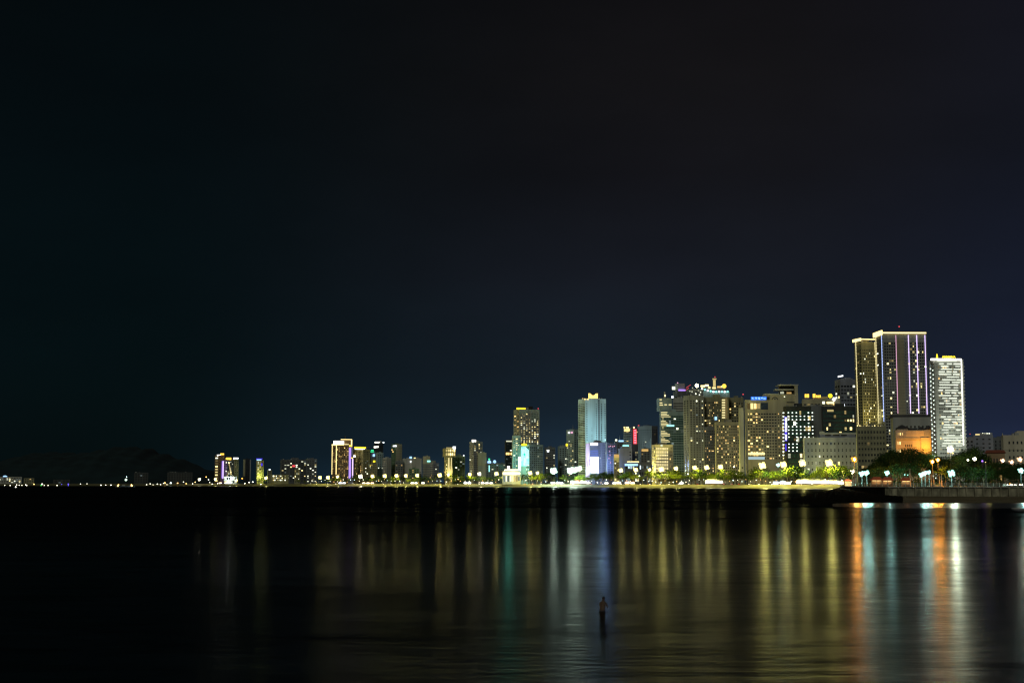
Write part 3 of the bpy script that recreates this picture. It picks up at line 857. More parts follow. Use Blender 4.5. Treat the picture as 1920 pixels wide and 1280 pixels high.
B.strip('R', 1284.5, 732, 727, 'strip_red', 'crane_arm', 0.9, xb=1291.5); B.strip('R', 1286, 727, 721, 'strip_red', 'crane_arm', 0.9, xb=1295); B.roof(1270, 1271.6, 716.6, 718.4, 'strip_pink', 'warning_light', back=6, depth=1)
B.finish()
B = Bld('apartment_block', 'banded grey block stepping down behind glass tower', 'building', 1262, None, 1283, 746, 2270, 'grey')
B.win('R', 4, 30, 0.02, 'dim', 0.97, 0.5); B.finish()
# the big hotel with the lit crown
B = Bld('hotel_tower', 'grand grey hotel tower with dark window columns and a starry roof lamp', 'hotel', 1281, 1292, 1320, 741, 2150, 'grey', ref='the grand grey hotel', th=24)
B.win('L', 2, 34, 0.03, 'dim', 0.5, 0.55); B.win('R', 5, 34, 0.16, 'white', 0.5, 0.55, collit=lambda t: 0.4 + 1.6 * (0.3 < t < 0.55 or t > 0.9))
glow('lamp_star', (1.0, 0.92, 0.55), 40.0, sample='FRONT')
sx, sz = B.spot('R', 1308, 722.5)
MB().ball((sx, 3, sz), 2.6, 2.0, 2.6, 10, 6).build('roof_lamp', M['lamp_star'], B.root)
MB().box(sx - 0.3, sx + 0.3, 2.7, 3.3, B.top - 1, sz - 2.4).build('lamp_pole', M['metal_dark'], B.root)
B.roof(1294, 1318, 729, 742, 'wall_slate', 'stepped_crown', back=4, depth=14)
for (px, py) in ((1293, 732), (1297, 733), (1309, 731), (1313, 734), (1316, 728), (1304, 737), (1311, 739), (1298, 726)):
    B.roof(px, px + 1.6, py, py + 2, 'lit_white', 'roof_light', back=3, depth=0.8)
B.finish()
B = Bld('hotel_tower', 'wide warm-windowed hotel under a curved crown of teal-white lamps', 'hotel', 1317, 1318, 1366, 744, 2190, 'olive', ref='the curved crown hotel', th=10)
B.win('R', 13, 30, 0.14, 'warm', 0.55, 0.5, s=(0.02, 0.7), rowlit=lambda t: 0.4 + 1.8 * (t > 0.62)); B.band('R', 0.7, 0.99, 0.05, 0.97, 'wall_gold', 'plain_facade', 0.3)
for i in range(10):
    px = 1317 + i * 5.3
    py = 728.5 + 6 * (1 - (1 - i / 9.0) ** 3) if i < 4 else 733.6 + 0.2 * (i % 3)
    sx, sz = B.spot('R', px, py)
    MB().ball((sx, 2, sz), 1.7, 1.7, 1.5, 8, 5).build('crown_lamp', M['sign_teal'] if i % 2 else M['sign_white'], B.root)
B.roof(1317, 1368, 733.5, 744.5, 'wall_teal', 'curved_crown', back=4, depth=16)
B.roof(1319, 1360, 724, 733.5, 'wall_slate', 'roof_terrace', back=8, depth=10)
B.roof(1337.6, 1342, 712, 724, 'lit_yellow', 'pinnacle', back=9, depth=3); B.roof(1336.6, 1343.4, 709, 711.4, 'lit_yellow', 'pinnacle_cap', back=8.5, depth=4); B.roof(1340, 1341.4, 705.6, 707.6, 'strip_red', 'warning_light', back=9, depth=1)
for (a, b_, y) in ((1314, 1322, 722), (1322, 1329, 720.6), (1345, 1352, 723.6), (1352, 1357, 723), (1328, 1332, 725), (1336, 1342, 725.4)):
    B.roof(a, b_, y, y + 3.2, 'lit_warm' if a > 1340 else 'lit_yellow', 'roof_light', back=7, depth=0.8)
sx, sz = B.spot('R', 1359.5, 723)
MB().ball((sx, 7, sz), 3.4, 2.0, 3.4, 8, 5).build('roof_lamp', M['sign_gold'], B.root)
for j in range(8):
    B.rect('R', 1353.6, 748.4 + j * 4.7, 1359.6, 751 + j * 4.7, 'strip_goldthin', 'light_bar', 0.7)
B.rect('R', 1360, 746, 1363.6, 784, 'lit_dim', 'light_panel', 0.4); B.rect('R', 1340, 781, 1344, 787, 'sign_bluepale', 'facade_lamp', 2); B.finish()
B = Bld('apartment_tower', 'dark olive tower with clusters of warm windows beside grid-windowed hotel', 'tower', 1364, 1366, 1394, 745, 2230, 'olive', th=10)
B.win('R', 6, 26, 0.2, 'warm', 0.7, 0.5); B.roof(1392.5, 1394.5, 738, 740, 'strip_red', 'warning_light', back=2, depth=1); B.roof(1393.2, 1393.8, 740, 745.4, 'metal_dark', 'mast', back=2, depth=0.4); B.finish()
B = Bld('hotel', 'broad olive front block sprinkled with warm lit windows', 'hotel', 1340, 1342, 1387, 791, 2090, 'tan', th=8, ref='the warm speckled block')
B.win('R', 11, 20, 0.3, 'warm', 0.5, 0.5); B.finish()
B = Bld('apartment_block', 'lower part with dark balconies under the curved crown hotel', 'building', 1318, 1320, 1342, 800, 2120, 'slate', th=10)
B.win('R', 6, 18, 0.3, 'warm', 0.6, 0.5); B.finish()
# grid-windowed hotel with round emblem
B = Bld('hotel', 'large grey-beige hotel with a grid of windows and a round emblem', 'hotel', 1396, 1397.5, 1470.5, 749.5, 1990, 'tan', ref='the round emblem hotel', th=6, ledge=False)
B.win('R', 11, 16, 0.3, 'warm', 0.68, 0.42, s=(0.04, 0.8), z=(0.29, 0.85), collit=lambda t: 1.6 if t < 0.6 else 0.25); B.win('R', 3, 16, 0.3, 'warm', 0.5, 0.42, s=(0.82, 0.98), z=(0.29, 0.85))
B.win('R', 4, 1, 1.0, 'warm', 0.9, 0.8, s=(0.04, 0.38), z=(0.885, 0.965)); B.band('R', 0.4, 0.58, 0.885, 0.965, 'glass_blue', 'terrace_glass', 0.3)
B.rect('R', 1408, 743.6, 1437, 749.4, 'sign_blue', 'sign_panel', 1.2)
B.rect('R', 1437, 744, 1443, 749.4, 'glass_dark', 'roof_recess', 0.8)  # dark panel laid on the front in place of a shaded recess
for (a, b_, yy) in ((1409.5, 1412.5, 745), (1411, 1412.4, 747), (1415.6, 1419, 744.8), (1417, 1418.2, 747), (1421, 1425, 744.8), (1427, 1430, 745.2), (1431, 1435.6, 746.4), (1422, 1425, 747.4)):
    B.rect('R', a, yy, b_, yy + 1.5, 'sign_bluepale', 'sign_letter', 1.6)
sx, sz = B.spot('R', 1453, 750)
mb = MB()
n = 28
ro, ri = 4.6, 3.5
for i in range(n):
    a0, a1 = 2 * math.pi * i / n, 2 * math.pi * (i + 1) / n
    mb.quad([(ri * math.cos(a0), 0, ri * math.sin(a0)), (ro * math.cos(a0), 0, ro * math.sin(a0)), (ro * math.cos(a1), 0, ro * math.sin(a1)), (ri * math.cos(a1), 0, ri * math.sin(a1))])
mb.box(-0.2, 0.2, -0.02, 0.02, -3.4, -2.6)
B.roof(1433.5, 1497, 739, 764, 'wall_tan', 'upper_wing', back=0.6, depth=24)
B.roof(1459, 1497, 720.5, 722.6, 'wall_pale', 'roof_slab', back=0.2, depth=26); B.roof(1490, 1496.6, 722.6, 764, 'wall_tan', 'end_wall', back=0.3, depth=25); B.roof(1461, 1490, 722.6, 739, 'glass_dark', 'sky_bar_glass', back=9, depth=10)
B.roof(1453, 1488, 729, 731.4, 'wall_pale', 'roof_slab', back=0.2, depth=18); B.roof(1463, 1470, 734, 738, 'lit_white', 'lit_band', back=8.4, depth=0.5); B.roof(1475, 1484, 735, 738, 'lit_warm', 'lit_band', back=8.4, depth=0.5); B.roof(1433, 1460, 737.6, 739.4, 'wall_pale', 'roof_slab', back=-0.4, depth=16)
B.roof(1463, 1466, 753.4, 755, 'glass_dark', 'window', back=0.3, depth=0.4); B.roof(1475, 1490, 753.2, 755, 'glass_dark', 'window', back=0.3, depth=0.4); B.roof(1470, 1472, 742.8, 744, 'lit_white', 'window', back=0.3, depth=0.4)
mb.build('emblem', M['wall_black'], B.root, (sx, 0.35, sz))
me = text_mesh('S', 'wall_black'); o = put('emblem_letter', me, B.root, (sx, 0.35, sz)); o.rotation_euler = (math.pi / 2, 0, 0); o.scale = (5.6, 5.6, 1)
B.rect('R', 1403, 848, 1434, 852.5, 'lit_yellow', 'lit_band', 0.4); B.rect('R', 1403, 856, 1434, 861, 'lit_cool', 'lit_band', 0.3); B.finish()
B = Bld('blank_slab', 'blank pale slab wall standing before the grid-windowed hotel', 'building', 1384.5, 1386.5, 1394, 764.5, 1985, 'pale', th=10, ledge=False, roomy=False)
B.win('R', 1, 3, 0.4, 'warm', 0.5, 0.4, z=(0.05, 0.25)); B.finish()
B = Bld('hotel', 'dark glass hotel dotted with white lamps and a vertical blue sign', 'hotel', 1468.5, 1474, 1521, 761, 1930, 'black', ref='the white dotted hotel', th=20)
B.win('R', 8, 13, 0.12, 'yellow', 0.95, 0.75, glass='glass_teal')
for j in range(12):
    for i in range(7):
        y = 772.6 + j * 6.5
        if (j > 8 and i > 2) or (j == 0 and i == 3) or (j == 3 and i in (0, 1, 3, 4)) or (j == 8 and i != 2) or random.Random(i * 50 + j).random() < 0.05:
            continue
        x = 1477 + i * 7.5 + j * 0.12
        B.rect('R', x, y, x + 2.0, y + 1.8, 'facade_dot', 'facade_lamp', 0.9)
for j in range(13):
    B.rect('L', 1468.6, 773 + j * 6.6, 1470.6, 774.6 + j * 6.6, 'facade_dot', 'facade_lamp', 0.9)
B.rect('R', 1470.8, 781, 1475.6, 826.5, 'sign_deepblue', 'sign_panel', 1.0)
for k, ch in enumerate('DIAMOND BAY'):
    if ch != ' ':
        B.text(ch, 'R', 1471.5, 782.4 + k * 4.0, 1475.0, 785.4 + k * 4.0, 'sign_white', 'sign_letter', 1.5)
B.rect('R', 1472.4, 832, 1474.6, 845, 'sign_deepblue', 'light_strip', 0.8); B.finish()
B = Bld('office_block', 'plain dark grey slab between white dotted hotel and green glass', 'building', 1517, None, 1543, 760.5, 1985, 'slate', ledge=False)
auto(B, 'R', 0.0, 'dim', 9, 6, s=(0.85, 0.98)); B.finish()
B = Bld('office_block', 'dark green glass building with random greenish lit rooms', 'building', 1540, 1541, 1604, 762, 1965, 'black', ref='the green glass building', th=6)
B.win('R', 12, 17, 0.16, 'yellow', 0.9, 0.7, glass='glass_teal'); B.win('R', 3, 17, 0.0, 'dim', 0.9, 0.7, glass='glass_teal', s=(0.0, 0.02)) if False else None
B.rect('R', 1551, 767, 1563, 771.5, 'lit_yellow', 'lit_room', 0.3); B.finish()
B = Bld('hotel', 'brownish hotel top with two amber roof signs and a yellow globe', 'hotel', 1504, None, 1575, 748, 2060, 'tan', ref='the amber signed hotel')
B.win('R', 10, 30, 0.05, 'dim', 0.6, 0.5)
for (a, b_) in ((1509, 1512.6), (1513.4, 1517)):
    B.roof(a, b_, 738.5, 745, 'sign_gold', 'roof_sign_letter', back=1, depth=1)
for (a, b_, y) in ((1524, 1529, 738), (1530, 1533, 740.6), (1533.6, 1536, 740.8), (1536.6, 1539, 740.4)):
    B.roof(a, b_, y, 745, 'sign_gold', 'roof_sign_letter', back=1, depth=1)
sx, sz = B.spot('R', 1557, 741.5)
MB().ball((sx, 4, sz), 3.2, 2.4, 3.2, 12, 8).build('globe', M['sign_yellow'], B.root)
MB().box(sx - 1.2, sx + 1.2, 3.0, 5.0, B.top - 1, sz - 3).build('globe_stand', M['wall_gold'], B.root)
sx, sz = B.spot('R', 1563.6, 748.5)
MB().ball((sx, -2, sz), 2.0, 1.6, 3.0, 10, 6).build('dome_lamp', M['sign_white'], B.root)
B.rect('R', 1542, 752.4, 1546.6, 757, 'lit_white', 'lit_room', 0.4); B.rect('R', 1550, 753, 1564, 756.6, 'lit_yellow', 'lit_room', 0.4); B.rect('R', 1579, 757, 1584, 761, 'sign_white', 'facade_lamp', 0.6, back=-3); B.finish()
B = Bld('apartment_tower', 'white gridded tower with a tilted white roof sign', 'tower', 1565, 1575, 1610, 711, 2120, 'bluegrey', ref='the white gridded tower', th=22)
B.win('R', 6, 26, 0.2, 'white', 0.8, 0.62); B.win('L', 2, 26, 0.2, 'white', 0.6, 0.6); sa, za = B.spot('R', 1571.5, 707.2, 3); sb, zb = B.spot('R', 1581, 705.4, 3); hh = 2.0
mb = MB()
for y_ in (3.0, 3.8):
    mb.v += [(sa, y_, za), (sb, y_, zb), (sb, y_, zb + hh), (sa, y_, za + hh)]
mb.f = [(0, 1, 2, 3), (7, 6, 5, 4), (0, 4, 5, 1), (1, 5, 6, 2), (2, 6, 7, 3), (3, 7, 4, 0)]; mb.m = [0] * 6; mb.s = [False] * 6
mb.build('roof_sign', M['sign_white'], B.root)
B.roof(1575.6, 1576.4, 706.5, 712, 'metal_dark', 'sign_post', back=3.4, depth=0.4); B.finish()
B = Bld('hotel', 'long low blue-grey hotel with six rows of small windows', 'hotel', 1505.5, 1508, 1622, 820, 1880, 'bluegrey', ref='the long blue-grey hotel', th=3)
B.win('R', 15, 6, 0.1, 'white', 0.42, 0.4, z=(0.12, 0.93)); B.roof(1537, 1622, 811, 820.4, 'wall_bluegrey', 'penthouse', back=6, depth=14); B.roof(1537, 1546, 808.5, 811.2, 'wall_bluegrey', 'roof_room', back=5, depth=8)
for (a, b_) in ((1547, 1558), (1562, 1574), (1577, 1588), (1603, 1614)):
    B.roof(a, b_, 814.5, 816.8, 'glass_dark', 'penthouse_window', back=5.6, depth=0.5)
B.finish()
# twin gold-crowned towers
B = Bld('apartment_tower', 'lower twin tower edged in gold light under a glowing roof ring', 'tower', 1602, 1615, 1643, 641, 1640, 'gold', ref='the lower gold twin', th=26, parapet=2)
B.win('R', 8, 44, 0.12, 'yellow', 0.62, 0.55, s=(0.04, 0.92)); B.win('L', 3, 44, 0.05, 'yellow', 0.7, 0.55)
B.strip('L', 1605, 641, 797, 'strip_goldthin', w=0.6, xb=1610); B.strip('R', 1640, 641, 794, 'strip_goldthin', w=0.6, xb=1647)
B.rect('L', 1600.5, 636.8, 1615, 638.8, 'strip_gold', 'roof_ring', 1.5); B.rect('R', 1615, 635.0, 1642, 637.2, 'strip_gold', 'roof_ring', 1.5)
B.light('R', 1622, 780, 16, (1, 0.85, 0.3), 6000); B.finish()
B = Bld('apartment_tower', 'highest twin tower with violet light lines and a glowing gold crown', 'tower', 1641, 1655, 1737, 627, 1600, 'grey', ref='the violet-lined tower', th=16, parapet=2)
B.win('L', 2, 46, 0.14, 'yellow', 0.5, 0.5); B.win('R', 5, 46, 0.12, 'yellow', 0.7, 0.6, s=(0.02, 0.29)); B.win('R', 1, 46, 0.1, 'white', 0.3, 0.4, s=(0.49, 0.545)); B.win('R', 8, 46, 0.17, 'yellow', 0.7, 0.6, s=(0.56, 0.985)); B.band('R', 0.3, 0.48, 0.02, 0.97, 'wall_tan', 'plain_facade', 0.35)
for (x0_, x1_, y1_, mt) in ((1653.4, 1658, 790, 'strip_blue'), (1679.6, 1683.6, 775, 'strip_pink'), (1703, 1707.4, 777, 'strip_purple'), (1718.6, 1723, 777, 'strip_purple'), (1734, 1738.4, 777, 'strip_purple')):
    B.strip('R' if x0_ > 1655 else 'L', x0_, 628, y1_, mt, w=0.75 if mt != 'strip_pink' else 0.4, xb=x1_)
B.strip('L', 1642.6, 630, 794, 'strip_goldthin', w=0.4, xb=1648.6)
B.rect('L', 1639, 624.8, 1655, 627.2, 'strip_gold', 'roof_ring', 1.5); B.rect('R', 1655, 622.8, 1736, 625.4, 'strip_gold', 'roof_ring', 1.5)
sx, sz = B.spot('R', 1689, 611)
MB().box(sx - 0.2, sx + 0.2, 6, 6.4, B.top - 1, sz).build('mast', M['metal_dark'], B.root); MB().ball((sx, 6.2, sz), 0.8).build('warning_light', M['strip_red'], B.root)
B.finish()
B = Bld('podium', 'olive podium with garland lamps below the lower gold twin', 'building', 1606, None, 1661, 799, 1580, 'olive', ledge=True)
B.win('R', 9, 9, 0.05, 'dim', 0.7, 0.5)
for i in range(9):
    px = 1607 + i * 5.4 + (i % 2) * 1.1
    B.roof(px, px + 1.7, 796.8 + (i % 3) * 0.7, 798.8 + (i % 3) * 0.7, 'lit_yellow', 'roof_light', back=0.4, depth=0.8)
B.finish()
B = Bld('office_block', 'grey block with a dark roof band below the violet lines', 'building', 1670.5, 1674, 1752, 782, 1430, 'grey', ref='the grey band block', th=6, ledge=False)
B.win('R', 8, 9, 0.02, 'dim', 0.5, 0.35, s=(0.1, 0.86), z=(0.1, 0.9)); B.roof(1668, 1746, 777.5, 782.4, 'roof_dark', 'roof_band', back=0.5, depth=20); B.finish()
# temple-like hall
B = Bld('pagoda_hall', 'temple-like hall lit orange from below with dark pagoda roofs', 'hall', 1676.5, 1679, 1755, 806, 1330, 'cream', ref='the orange-lit hall', th=8, ledge=False, roomy=False)
B.win('R', 4, 3, 0.0, 'warm', 0.7, 0.3, s=(0.22, 0.42), z=(0.3, 0.8)); B.win('R', 2, 4, 1.0, 'warm', 0.5, 0.4, s=(0.03, 0.13), z=(0.4, 0.98)); B.win('R', 1, 5, 1.0, 'warm', 0.4, 0.4, s=(0.93, 0.98), z=(0.3, 0.9))
for (xa, xb, ya, yb) in ((1681, 1705, 796, 803), (1721, 1735, 799.4, 805), (1735, 1750, 797, 804)):
    sa, za = B.spot('R', xa, ya); sb, zb = B.spot('R', xb, yb)
    mb = MB(); mb.hip(sa, sb, 1, 1 + (sb - sa) * 0.8, zb, za, 0, 0.6, 0.12); mb.box(sa + 1, sb - 1, 1.6, (sb - sa) * 0.7, B.top - 1.5, zb, 1); mb.build('pagoda_roof', [M['roof_dark'], M['wall_cream']], B.root)
sa, za = B.spot('R', 1682, 803); sb, zb = B.spot('R', 1738, 807)
MB().hip(sa, sb, 0.6, 14, zb, za + 0.5, 0, 1.0, 0.85).build('long_roof', M['roof_dark'], B.root)
B.band('R', 0.0, 0.62, 0.82, 0.86, 'wall_tan', 'cornice', 0.8); B.band('R', 0.0, 0.62, 0.52, 0.56, 'wall_tan', 'cornice', 0.8)
B.rect('R', 1679, 806, 1699, 818, 'wall_grey', 'upper_bay', 0.5); B.rect('R', 1733, 806, 1754, 819, 'wall_grey', 'upper_bay', 0.5)
for px_ in (1683, 1687, 1691):
    B.rect('R', px_, 811, px_ + 2, 815.5, 'lit_warm', 'bay_window', 0.7)
B.roof(1727, 1744, 820, 842, 'wall_cream', 'entrance_wall', back=-1.2, depth=1.0)
for px, p in ((1722, 9000), (1735, 26000), (1748, 12000), (1690, 9000)):
    B.light('R', px, 838, 10, (1, 0.36, 0.02), p * 0.36, 1.2)
B.finish()
# white-lit hotel
B = Bld('hotel_tower', 'rounded white hotel tower with wavy lit balcony bands and yellow sign', 'hotel', 1741.5, 1752, 1806, 673, 1280, 'white', ref='the wavy white hotel', th=22)
glow('lit_balcony', (0.94, 1.0, 0.82), 1.15, lo=0.75, hi=1.1)
B.win('R', 10, 31, 0.25, 'dim', 0.8, 0.5, s=(0.1, 0.9), z=(0.03, 0.95))
rb = random.Random(11)
for j in range(33):
    y = 677 + j * 4.95
    for k in range(3):
        f0 = 0.1 + ((j * 0.37 + k * 0.31 + 0.12 * math.sin(j * 0.9)) % 1.0) * 0.72
        ln = rb.uniform(0.13, 0.3)
        if rb.random() < 0.9:
            zc = B.spot('R', 1780, y)[1]
            MB().box(f0 * B.W, min(0.93, f0 + ln) * B.W, -1.0, -0.05, zc - 0.42, zc + 0.42).build('lit_balcony', M['lit_balcony'], B.root)
rb = random.Random(5)
for j in range(26):
    for k in range(2):
        s = B.D * (0.25 + 0.45 * k) + rb.uniform(-0.6, 0.6)
        z = B.top * (0.06 + 0.92 * (j + 0.5 * k) / 27)
        MB().ball((-0.5, s, z), 0.5, 0.5, 0.5, 6, 4).build('facade_lamp', M['facade_dot'], B.root)
B.strip('R', 1802.4, 676, 834, 'strip_white', w=0.6, xb=1806.5)
for k in (0.3, 0.75):
    MB().box(-0.3, -0.02, B.D * k - 0.2, B.D * k + 0.2, 2, B.top * 0.97).build('light_strip', M['lit_dimcool'], B.root)
B.roof(1747, 1803, 671.6, 675.6, 'strip_white', 'roof_ring', back=-0.8, depth=3)
B.text('ANNOVA', 'R', 1767, 666.5, 1792.6, 671.0, 'sign_yellow', proud=-1.0)
sa, za = B.spot('R', 1756, 662.6); sb, zb = B.spot('R', 1760.4, 671)
mb = MB(); cx_ = (sa + sb) / 2; hw = abs(sb - sa) / 2; hh = za - zb
mb.tube([(cx_, 1.5, zb), (cx_, 1.5, zb + hh * 0.4), (cx_, 1.5, zb + hh * 0.85), (cx_, 1.5, za)], [hw, hw * 0.8, hw * 0.45, 0.15], 8); mb.build('roof_emblem', M['sign_yellow'], B.root)
mb = MB()
for k in range(33):
    mb.box(B.W - 0.1, B.W + 1.2, 0.6, 2.2, 4 + k * 3.2, 5.4 + k * 3.2)
mb.build('side_balcony', M['wall_white'], B.root)
B.light('R', 1775, 825, 22, (0.9, 1, 0.8), 9000); B.finish()
# right edge
B = Bld('apartment_block', 'plain pale block beside the wavy white hotel', 'building', 1810, None, 1826, 820, 1420, 'bluegrey')
auto(B, 'R', 0.03, 'dimcool', 4.4, 4); B.finish()
B = Bld('apartment_block', 'stepped pale grey block with white lamps along its roof', 'building', 1825, None, 1862, 815.5, 1440, 'bluegrey', ref='the lamp-roofed grey block')
auto(B, 'R', 0.02, 'dimcool', 6, 4, w=0.4); B.roof(1829, 1837, 813, 815.4, 'lit_yellow', 'roof_light'); B.roof(1838, 1861, 811, 815.6, 'wall_bluegrey', 'roof_room', back=4)
for px in (1842, 1846, 1850, 1854):
    B.roof(px, px + 1.8, 811.4, 813, 'lit_white', 'roof_light', back=3.4, depth=0.5)
B.roof(1818.4, 1819.6, 812.6, 814, 'strip_red', 'warning_light', back=6, depth=1); B.finish()
B = Bld('apartment_block', 'dark block with pale vertical pipes near right edge', 'building', 1862, None, 1880, 819.5, 1450, 'slate')
auto(B, 'R', 0.02, 'dimcool', 5, 4, w=0.4, h=0.8); B.finish()
B = Bld('hotel', 'cream hotel with paired windows and a small domed roof turret', 'hotel', 1877, 1881, 1952, 815.5, 1120, 'cream', ref='the cream turret hotel', th=8, ledge=False)
B.win('R', 8, 5, 0.0, 'dim', 0.5, 0.42, s=(0.1, 0.97), z=(0.2, 0.92)); B.roof(1903, 1917, 811.5, 816, 'wall_cream', 'turret', back=3, depth=6)
sx, sz = B.spot('R', 1910, 811.5, 3)
MB().ball((sx, 6, sz), 2.8, 2.8, 1.6, 12, 6).build('turret_dome', M['wall_cream'], B.root)
for zf in (0.47, 0.71):
    MB().box(-0.4, B.W, -0.5, 0.0, B.top * zf, B.top * zf + 0.7).build('cornice', M['wall_cream'], B.root)
B.roof(1879, 1880.6, 812, 816, 'wall_cream', 'finial', back=0.4, depth=1); B.finish()
B = Bld('restaurant', 'low restaurant with a dark red roof below the cream hotel', 'restaurant', 1849, None, 1884, 849, 1000, 'brown', ledge=False, roomy=False)
sa, za = B.spot('R', 1848, 843); sb, zb = B.spot('R', 1884, 849)
MB().hip(0, B.W, 0, B.D, B.top, za, 0, 1.0, 0.8).build('roof', M['roof_red'], B.root)
B.win('R', 6, 2, 0.1, 'warm', 0.6, 0.5); B.finish()
# ------------------------------------------------------------------ sky
w = bpy.data.worlds.new('World')
scene.world = w
w.use_nodes = True
nt = w.node_tree
nt.nodes.clear()
wo = nt.nodes.new('ShaderNodeOutputWorld')
bg_sky = nt.nodes.new('ShaderNodeBackground')
bg_glow = nt.nodes.new('ShaderNodeBackground')
add = nt.nodes.new('ShaderNodeAddShader')
sky = nt.nodes.new('ShaderNodeTexSky')
sky.sky_type = 'NISHITA'
sky.sun_disc = False
FILL_EL, FILL_AZ = R(24), R(196)
sky.sun_elevation = FILL_EL
sky.sun_rotation = FILL_AZ
L(nt, sky.outputs[0], bg_sky.inputs['Color'])
bg_sky.inputs['Strength'].default_value = 0.00012
tc = nt.nodes.new('ShaderNodeTexCoord')
sep = nt.nodes.new('ShaderNodeSeparateXYZ')
L(nt, tc.outputs['Generated'], sep.inputs[0])


def wmath(op, a, b=None, clamp=False):
    n = nt.nodes.new('ShaderNodeMath')
    n.operation = op
    n.use_clamp = clamp
    for i, v in enumerate((a, b)):
        if v is None:
            continue
        if isinstance(v, (int, float)):
            n.inputs[i].default_value = v
        else:
            L(nt, v, n.inputs[i])
    return n.outputs[0]


def wramp(fac, stops):
    n = nt.nodes.new('ShaderNodeValToRGB')
    fill_ramp(n.color_ramp, stops)
    L(nt, fac, n.inputs['Fac'])
    return n.outputs['Color']


def srgb(r, g, b):
    f = lambda c: (c / 255 / 12.92) if c / 255 <= 0.04045 else ((c / 255 + 0.055) / 1.055) ** 2.4
    return (f(r), f(g), f(b))


SKY_C = [(0.0, srgb(36, 60, 80)), (0.06, srgb(28, 45, 60)), (0.14, srgb(24, 37, 49)), (0.22, srgb(22, 31, 41)), (0.42, srgb(22, 25, 33)), (0.62, srgb(18, 18, 22)), (0.80, srgb(19, 18, 20)), (1.0, srgb(16, 15, 17))]
SKY_L = [(0.0, srgb(3, 12, 14)), (0.25, srgb(3, 13, 16)), (0.6, srgb(4, 12, 15)), (1.0, srgb(4, 9, 11))]
SKY_R = [(0.0, srgb(36, 44, 72)), (0.12, srgb(28, 34, 57)), (0.35, srgb(20, 25, 40)), (0.65, srgb(17, 19, 27)), (1.0, srgb(19, 19, 26))]
el = wmath('MULTIPLY', wmath('ABSOLUTE', sep.outputs['Z']), 2.9, True)          # 0 at the horizon, 1 at about 20 degrees
az = wmath('DIVIDE', sep.outputs['X'], wmath('MAXIMUM', wmath('ABSOLUTE', sep.outputs['Y']), 0.05))
mixl = nt.nodes.new('ShaderNodeMix'); mixl.data_type = 'RGBA'
mixr = nt.nodes.new('ShaderNodeMix'); mixr.data_type = 'RGBA'
fl = nt.nodes.new('ShaderNodeMapRange'); fl.interpolation_type = 'SMOOTHSTEP'
fl.inputs['From Min'].default_value = -0.28; fl.inputs['From Max'].default_value = 0.13
L(nt, az, fl.inputs['Value'])
fr = nt.nodes.new('ShaderNodeMapRange'); fr.interpolation_type = 'SMOOTHSTEP'
fr.inputs['From Min'].default_value = 0.17; fr.inputs['From Max'].default_value = 0.42
L(nt, az, fr.inputs['Value'])
L(nt, fl.outputs[0], mixl.inputs['Factor'])
L(nt, wramp(el, SKY_L), mixl.inputs['A'])
L(nt, wramp(el, SKY_C), mixl.inputs['B'])
L(nt, fr.outputs[0], mixr.inputs['Factor'])
L(nt, mixl.outputs['Result'], mixr.inputs['A'])
L(nt, wramp(el, SKY_R), mixr.inputs['B'])
# thin high cloud, seen only as slow unevenness
mp = nt.nodes.new('ShaderNodeMapping'); mp.inputs['Scale'].default_value = (2.2, 1.0, 5.0)
nz = nt.nodes.new('ShaderNodeTexNoise'); nz.inputs['Scale'].default_value = 2.6; nz.inputs['Detail'].default_value = 5; nz.inputs['Roughness'].default_value = 0.5
L(nt, tc.outputs['Generated'], mp.inputs[0]); L(nt, mp.outputs[0], nz.inputs['Vector'])
cr = nt.nodes.new('ShaderNodeMapRange'); cr.inputs['From Min'].default_value = 0.3; cr.inputs['From Max'].default_value = 0.7; cr.inputs['To Min'].default_value = 0.86; cr.inputs['To Max'].default_value = 1.14
L(nt, nz.outputs['Fac'], cr.inputs['Value'])
L(nt, mixr.outputs['Result'], bg_glow.inputs['Color'])
L(nt, cr.outputs[0], bg_glow.inputs['Strength'])
L(nt, bg_sky.outputs[0], add.inputs[0]); L(nt, bg_glow.outputs[0], add.inputs[1]); L(nt, add.outputs[0], wo.inputs['Surface'])

sd = bpy.data.lights.new('moonlight', 'SUN')  # added sun lamp that brightens the facades in place of city glow
sd.energy = 0.55
sd.angle = R(8)
sd.color = (0.98, 1.0, 0.80)
so = bpy.data.objects.new('moonlight', sd)
dirv = Vector((math.sin(FILL_AZ) * math.cos(FILL_EL), math.cos(FILL_AZ) * math.cos(FILL_EL), math.sin(FILL_EL)))
so.rotation_euler = dirv.to_track_quat('Z', 'Y').to_euler()
COL.objects.link(so)

# ------------------------------------------------------------------ water
WATER_REFL = 0.27     # the rest is lost between the steep little waves
m, nt, out = newmat('sea_water')
p = nt.nodes.new('ShaderNodeBsdfPrincipled')
p.inputs['Base Color'].default_value = (0.003, 0.005, 0.006, 1)
p.inputs['IOR'].default_value = 1.34
p.inputs['Specular IOR Level'].default_value = 0.5
tc = nt.nodes.new('ShaderNodeTexCoord')
sep = nt.nodes.new('ShaderNodeSeparateXYZ')
L(nt, tc.outputs['Object'], sep.inputs[0])
lg = nt.nodes.new('ShaderNodeMath'); lg.operation = 'LOGARITHM'; lg.inputs[1].default_value = 2.0
mx_ = nt.nodes.new('ShaderNodeMath'); mx_.operation = 'MAXIMUM'; mx_.inputs[1].default_value = 8.0
L(nt, sep.outputs['Y'], mx_.inputs[0]); L(nt, mx_.outputs[0], lg.inputs[0])
